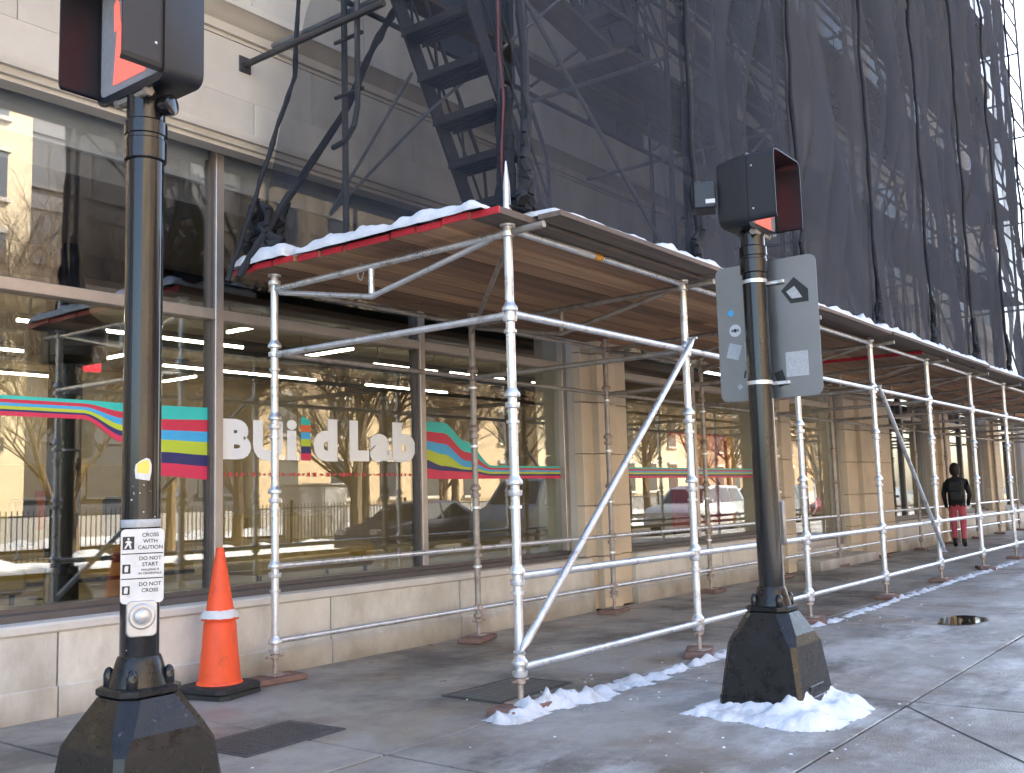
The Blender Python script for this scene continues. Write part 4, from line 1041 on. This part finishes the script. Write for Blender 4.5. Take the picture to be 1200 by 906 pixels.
for i in range(36):
    a = 2*math.pi*i/36; er = 1+.3*nz(math.cos(a)*1.5, math.sin(a)*1.5, 3); P.append((10.8+.42*er*math.cos(a), 2.72+.2*er*math.sin(a), .0062))
pd.add(P, [tuple(range(36))])
tag(obj('puddle', pd, mat('puddle_water', (.02, .018, .014), .03, 0, .1, 3, spec=.8)), 'small meltwater puddle on the pavement beside the scaffold', 'puddle')

# ------------------------------------------------------------------ person walking under the scaffold
def skin(name, V, E, Rr, sub=2):
    me = bpy.data.meshes.new(name); me.from_pydata(V, E, []); o = bpy.data.objects.new(name, me); COL.objects.link(o)
    o.modifiers.new('s', 'SKIN'); md = o.modifiers.new('d', 'SUBSURF'); md.levels = sub; md.render_levels = sub
    for i, r in enumerate(Rr):
        sv = me.skin_vertices[0].data[i]; sv.radius = (r, r) if not isinstance(r, tuple) else r; sv.use_root = (i == 0)
    bpy.context.view_layer.update()
    m2 = bpy.data.meshes.new_from_object(o.evaluated_get(bpy.context.evaluated_depsgraph_get()))
    bpy.data.objects.remove(o); return m2
M_coat = mat('black_jacket', (.012, .012, .014), .7, 0, .2, 20); M_pants = mat('rose_trousers', (.5, .085, .11), .75, 0, .1, 12)
M_skin = mat('skin', (.5, .3, .22), .55); M_hair = mat('dark_hair', (.015, .011, .01), .6); M_boot = mat('dark_boots', (.012, .012, .012), .5)
pr_ = thing('person', 'person in black jacket and rose trousers walking away with a black backpack', 'person', (23.1, 5.72, 0))
pr_.rotation_euler.z = rad(12); pr_.scale = (1.04, 1.04, 1.04)
# walks along +X; local x forward, y left
V = [(0, 0, .90), (0, 0, 1.05), (.01, 0, 1.22), (.02, 0, 1.38), (.03, 0, 1.45), (.04, 0, 1.52), (.05, 0, 1.60), (.05, 0, 1.68),
     (0, .09, .86), (.10, .09, .48), (.08, .09, .10), (.19, .09, .035),
     (0, -.09, .86), (.02, -.09, .48), (-.16, -.09, .13), (-.07, -.10, .04),
     (.02, .18, 1.36), (-.03, .24, 1.10), (.08, .22, .90), (.12, .21, .82),
     (.02, -.18, 1.36), (.02, -.25, 1.10), (.14, -.21, .92), (.19, -.20, .85)]
E_ = [(0, 1), (1, 2), (2, 3), (3, 4), (4, 5), (5, 6), (6, 7), (0, 8), (8, 9), (9, 10), (10, 11), (0, 12), (12, 13), (13, 14), (14, 15), (3, 16), (16, 17), (17, 18), (18, 19), (3, 20), (20, 21), (21, 22), (22, 23)]
Rr = [(.12, .15), (.115, .145), (.125, .165), (.11, .15), .058, .055, .095, .075, .095, .065, .05, .045, .095, .065, .05, .045, .07, .055, .042, .035, .07, .055, .042, .035]
me = skin('body', V, E_, Rr)
for m_ in (M_coat, M_pants, M_boot, M_skin, M_hair): me.materials.append(m_)
for p in me.polygons:
    c = p.center
    if c.z > 1.47: p.material_index = 4 if (c.x < .07 or c.z > 1.64) else 3
    elif c.z < .20: p.material_index = 2
    elif c.z < .86 and abs(c.y) < .185: p.material_index = 1
    elif c.z < .87 and c.x > .1: p.material_index = 3
    else: p.material_index = 0
    p.use_smooth = True
link('body', me, pr_)
link('backpack', MB().bbox(-.30, -.11, -.16, .16, .92, 1.40, .05).bbox(-.35, -.29, -.12, .12, .97, 1.18, .025).mesh('backpack', M_coat, True), pr_)
hr_ = MB(); hr_.rings([[(.03+(.11*k_)*math.cos(a), .105*k_*math.sin(a), z_) for a in [2*math.pi*i/14 for i in range(14)]] for z_, k_ in ((1.50, .75), (1.56, .98), (1.64, 1.02), (1.71, .8), (1.75, .4), (1.76, .1))])
hr_.v = [(v[0]-.035, v[1], v[2]) for v in hr_.v]
link('hair', hr_.mesh('hair', M_hair, True), pr_)

# ------------------------------------------------------------------ across the street (seen mirrored in the glass)
def far_building(x0, x1, y, depth, h, m_, label, sx, sz, ww, wh, z0, glass=M_pane, trim=None):
    t = thing('far_building', label, 'building', ((x0+x1)/2, y-depth/2, 0))
    obj('wall', MB().box(x0, x1, y-depth, y, 0, h), m_, t)
    obj('cornice', MB().box(x0-.3, x1+.3, y-.2, y+.4, h, h+.7), m_, t)
    obj('base_course', MB().box(x0-.05, x1+.05, y+.002, y+.25, 0, 1.1), M_curb, t)
    wm = MB().box(-ww/2, ww/2, .004, .05, 0, wh).mesh('window', glass); fm = MB().box(-ww/2-.12, ww/2+.12, .003, .22, -.2, -.02).box(-ww/2-.12, ww/2+.12, .003, .18, wh+.02, wh+.25).mesh('surround', trim or M_stone)
    n = int((x1-x0)/sx); ox = t.location
    for i in range(n):
        xx = x0+(i+.5)*(x1-x0)/n; z = z0
        while z+wh < h-.5:
            w = link('window', wm, t, (xx-ox.x, y-ox.y, z)); link('surround', fm, w)
            z += sz
M_b1 = mat('tan_brick', (.52, .40, .25), .85, 0, .12, 2); M_b2 = mat('cream_stone', (.6, .5, .34), .85, 0, .1, 2); M_b3g = mat('slate_glazing', (.04, .045, .058), .3, 0, .1, 2); M_b3 = mat('slate_panels', (.05, .055, .07), .4, 0, .1, 2); M_b4 = mat('brown_brick', (.34, .22, .13), .85, 0, .15, 2)
far_building(2, 17.5, -30, 14, 27, M_b4, 'brown brick block across the street', 3.2, 3.6, 1.5, 2.0, 1.6)
far_building(18, 21.3, -29, 12, 30, M_b2, 'narrow cream stone tower across the street', 3.3, 3.6, 1.2, 2.0, 4)
far_building(21.8, 34, -31, 16, 26, M_b3, 'dark slate clad office block across the street', 3.0, 3.6, 2.2, 2.4, 2, glass=M_b3g, trim=M_b3)
far_building(34.5, 58, -30, 14, 21, M_b1, 'tan brick row building across the street', 3.4, 3.6, 1.4, 2.1, 1.6)
far_building(58.6, 84, -29, 14, 18, M_b2, 'long cream stone building far along the street', 3.6, 3.8, 1.5, 2.2, 1.6)
far_building(84.6, 120, -30, 14, 20, M_b4, 'brown brick building at the far end of the street', 3.4, 3.6, 1.4, 2.1, 1.6)
far_building(-34, 1.4, -30, 14, 19, M_b2, 'broad cream stone building behind the camera side of the street', 3.6, 3.7, 1.6, 2.2, 1.6)
# fence on the median
def fence(x0, x1, y, label):
    t = thing('iron_fence', label, 'fence', ((x0+x1)/2, y, 0))
    pk_ = MB(); x = x0
    while x < x1: pk_.box(x, x+.022, y-.011, y+.011, .05, 1.35); x += .14
    tag(obj('pickets', pk_, M_print, t), kind='stuff')
    for z in (.2, 1.18): obj('rail', MB().box(x0, x1, y-.02, y+.02, z, z+.045), M_print, t)
    n = int((x1-x0)/2.6)
    for i in range(n+1): obj('post', MB().box(x0+i*2.6, x0+i*2.6+.07, y-.035, y+.035, 0, 1.45), M_print, t)
fence(8, 58, -11.3, 'black iron picket fence along the street median')
t = thing('white_cabinet', 'pale white utility cabinet behind the median fence', 'cabinet', (24.3, -14, 0))
obj('body', MB().bbox(23.2, 25.5, -14.4, -13.5, 0, 1.95, .03), M_white, t); obj('roof', MB().bbox(23.1, 25.6, -14.5, -13.4, 1.952, 2.03, .02), M_white, t)
for k in range(2): obj('door', MB().bbox(23.27+k*1.1, 24.33+k*1.1, -13.5, -13.47, .15, 1.85, .01), M_white, t)
# bare trees
def bare_tree(seed, h):
    rnd = random.Random(seed); tr = MB(); br = MB()
    def grow(p, d, r, L_, lev):
        n = 4 if lev < 2 else 3; pts = [p]; dd = d
        for i in range(n):
            dd = (dd+Vector((rnd.uniform(-1, 1), rnd.uniform(-1, 1), rnd.uniform(-.5, .9)))*(.10 if lev == 0 else .2)).normalized(); pts.append(pts[-1]+dd*L_/n)
        rr = [r*(1-.45*i/n) for i in range(n+1)]
        (tr if lev == 0 else br).path(pts, rr, 7 if lev < 2 else (4 if lev < 4 else 3))
        if lev >= 5: return
        for i in range(1, n+1):
            for q in range(1 if lev < 1 and i < 2 else (3 if lev < 4 else 2)):
                a = rnd.uniform(0, 6.28); side = Vector((math.cos(a), math.sin(a), rnd.uniform(-.05, .6)))
                if i < n and rnd.random() < .35: continue
                nd = (dd*.75+side*rnd.uniform(.5, .95)).normalized()
                grow(pts[i], nd, rr[i]*rnd.uniform(.45, .68), L_*rnd.uniform(.5, .72), lev+1)
    grow(Vector((0, 0, 0)), Vector((0, 0, 1)), .17*h/9, h*.42, 0)
    return tr.mesh('trunk', M_bark), br.mesh('branches', M_bark)
trees = [bare_tree(s, 9) for s in (3, 8, 14)]
tl = ['bare street tree on the median near the white cabinet', 'bare street tree standing in front of the cream tower', 'bare street tree in front of the brown brick block']
random.seed(41)
spots = [(12.6, -9.6, 2, 1.25), (14.8, -13.2, 0, 1.5), (18.6, -11.9, 1, 1.4), (22.4, -9.8, 0, 1.2), (25, -12.2, 2, 1.35), (33.5, -11.8, 0, 1.3), (38.6, -13, 1, 1.4), (44.5, -11.9, 2, 1.3), (10.5, -12.5, 0, 1.0), (16.0, -10.3, 1, .9), (20.2, -13, 2, 1.1), (27.0, -10.2, 0, .9), (30.5, -12.8, 1, 1.15), (36.5, -10.4, 2, 1.0), (41.5, -13.0, 0, 1.1), (47.5, -10.4, 1, 1.0), (55, -12.5, 2, 1.1), (64, -10.5, 0, 1.1)]
for x, y, k, s in spots:
    t = thing('bare_tree', 'leafless street tree standing on the median across the street', 'tree', (x, y, 0), 'leafless trees on the median'); t.scale = (s, s, s); t.rotation_euler.z = random.random()*6
    link('trunk', trees[k][0], t); link('crown', trees[k][1], t)
# cars
def car(x0, y, L_, Wd, prof, roofz, col, label, wr=.33, win=None):
    t = thing('parked_car', label, 'car', (x0+L_/2, y, -.13))
    body = MB(); hw = Wd/2; zb_ = .0
    def sect(yy, inset, zlim=9): return [(x0+px_*L_, y+yy, -.13+pz) for px_, pz in prof]
    rings = []
    for yy, sc_ in ((-hw, .93), (-hw*.97, 1.), (-hw*.6, 1.), (hw*.6, 1.), (hw*.97, 1.), (hw, .93)):
        R = []
        for px_, pz in prof:
            k = 1 if pz < roofz*.62 else 1-.20*min(1, (pz-roofz*.62)/(roofz*.38))
            R.append((x0+L_*(.5+(px_-.5)*(.99 if sc_ < 1 else 1)), y+yy*k, -.13+(pz if sc_ == 1 else .2+(pz-.2)*.97)))
        rings.append(R)
    obj('body', body.rings(rings), col, t, True)
    for wx in (.18, .80):
        for s in (-1, 1):
            wh = MB(); c = (x0+L_*wx, y+s*(hw-.09), -.13+wr)
            wh.tube((c[0], c[1]-.1, c[2]), (c[0], c[1]+.1, c[2]), wr, 20)
            w_ = obj('wheel', wh, M_tyre, t, True)
            obj('rim', MB().tube((c[0], c[1]+s*.1005, c[2]), (c[0], c[1]+s*.112, c[2]), wr*.62, 14), M_rim, w_)
    for poly in win:
        for s in (-1, 1):
            vs = []
            for px_, pz in poly:
                k = 1 if pz < roofz*.62 else 1-.20*min(1, (pz-roofz*.62)/(roofz*.38)); vs.append((x0+px_*L_, y+s*(hw*k+.006), -.13+pz))
            n = len(vs); mb = MB().add(vs+[(a, b-s*.02, c) for a, b, c in vs], [tuple(range(n)), tuple(range(2*n-1, n-1, -1))])
            obj('side_window', mb, M_cglass, t)
    wx0 = [p for p in prof]
    (pa, za), (pb, zb2) = [(a_, b_) for a_, b_ in zip(prof, prof[1:]) if b_[1]-a_[1] > .4][-1] if False else max(zip(prof[2:], prof[3:]), key=lambda q: (q[1][1]-q[0][1]))
    w0, w1 = hw*.86, hw*.72; nx_, nz_ = -(zb2-za), (pb-pa)*L_; ln = math.hypot(nx_, nz_); nx_, nz_ = nx_/ln*.008, nz_/ln*.008
    def at_(f): return x0+(pa+(pb-pa)*f)*L_+nx_, -.13+za+(zb2-za)*f+nz_
    (xa_, za_), (xb_, zb3) = at_(.06), at_(.94)
    obj('windscreen', MB().add([(xa_, y-w0, za_), (xa_, y+w0, za_), (xb_, y+w1, zb3), (xb_, y-w1, zb3)], [(0, 1, 2, 3)]), M_cglass, t)
    for s in (-1, 1):
        obj('headlight', MB().bbox(x0-.005, x0+.12, y+s*hw*.72-.16, y+s*hw*.72+.16, -.13+.58, -.13+.74, .02), M_rim, t)
        obj('tail_light', MB().bbox(x0+L_-.08, x0+L_+.006, y+s*hw*.78-.12, y+s*hw*.78+.12, -.13+.68, -.13+.86, .02), mat('tail_red', (.4, .01, .01), .3), t)
        obj('mirror', MB().bbox(x0+L_*.30, x0+L_*.30+.14, y+s*(hw+.09)-.09, y+s*(hw+.09)+.09, -.13+roofz*.62, -.13+roofz*.62+.13, .03), col, t, True)
    return t
sedan = [(0, .25), (.005, .62), (.06, .74), (.27, .92), (.40, 1.36), (.52, 1.45), (.70, 1.43), (.86, 1.05), (.985, .98), (1, .55), (.99, .25)]
swin = [[(.315, .94), (.415, 1.33), (.53, 1.38), (.53, .95)], [(.55, .95), (.55, 1.38), (.69, 1.36), (.80, 1.03)]]
suv = [(0, .3), (.005, .78), (.05, .95), (.25, 1.08), (.36, 1.62), (.5, 1.72), (.9, 1.68), (.98, 1.1), (1, .6), (.99, .3)]
suvw = [[(.29, 1.1), (.375, 1.55), (.52, 1.62), (.52, 1.1)], [(.54, 1.1), (.54, 1.62), (.70, 1.61), (.72, 1.1)], [(.74, 1.1), (.73, 1.6), (.88, 1.58), (.93, 1.12)]]
vanp = [(0, .3), (.005, .85), (.04, 1.05), (.16, 1.25), (.27, 1.95), (.36, 2.1), (.97, 2.1), (.995, 1.9), (1, .3)]
vanw = [[(.20, 1.25), (.285, 1.85), (.40, 1.9), (.40, 1.25)]]
car(18.7, -5.9, 4.6, 1.8, sedan, 1.45, mat('car_navy', (.03, .045, .09), .25, .3, spec=.7), 'dark blue saloon car in the travel lane', .32, swin)
car(21.5, -3.45, 4.9, 1.9, vanp, 2.1, mat('car_grey', (.3, .3, .3), .35, .3, spec=.6), 'grey delivery van parked along the kerb', .34, vanw)
car(31.3, -3.6, 4.7, 1.85, suv, 1.72, mat('car_silver', (.42, .44, .46), .3, .5, spec=.7), 'silver estate car parked at the kerb beyond the van', .36, suvw)
car(37.5, -3.6, 4.7, 1.85, suv, 1.72, mat('car_dark', (.07, .075, .08), .3, .4, spec=.7), 'charcoal estate car parked behind the silver one', .36, suvw)
car(46.5, -3.6, 4.6, 1.8, sedan, 1.45, mat('car_red', (.35, .03, .03), .3, .2, spec=.7), 'red saloon car parked far along the kerb', .32, swin)
car(53, -3.6, 4.6, 1.8, sedan, 1.45, mat('car_black', (.02, .02, .022), .3, .2, spec=.7), 'black saloon car parked last along the kerb', .32, swin)
# ONE WAY sign across the carriageway
t = thing('one_way_sign', 'black and white ONE WAY arrow sign on a post at the median', 'sign', (9.9, -7.9, 0))
obj('post', MB().tube((9.9, -7.95, -.1), (9.9, -7.95, 2.95), .03, 8), M_galvd, t)
pl = obj('sign_plate', MB().bbox(9.45, 10.35, -7.91, -7.90, 2.62, 2.92, .004), M_print, t)
obj('arrow', MB().extr([(10.30, 2.77), (10.16, 2.88), (10.16, 2.83), (9.50, 2.83), (9.50, 2.71), (10.16, 2.71), (10.16, 2.66)], 'y', -7.898, -7.8945), M_white, pl)
vs, fs = text_mb('ONE WAY', .11, .002, .0005, 'CENTER')
obj('lettering', MB().add([(9.87-v.x, -7.893+v.z, 2.735+v.y) for v in vs], fs), M_print, pl)
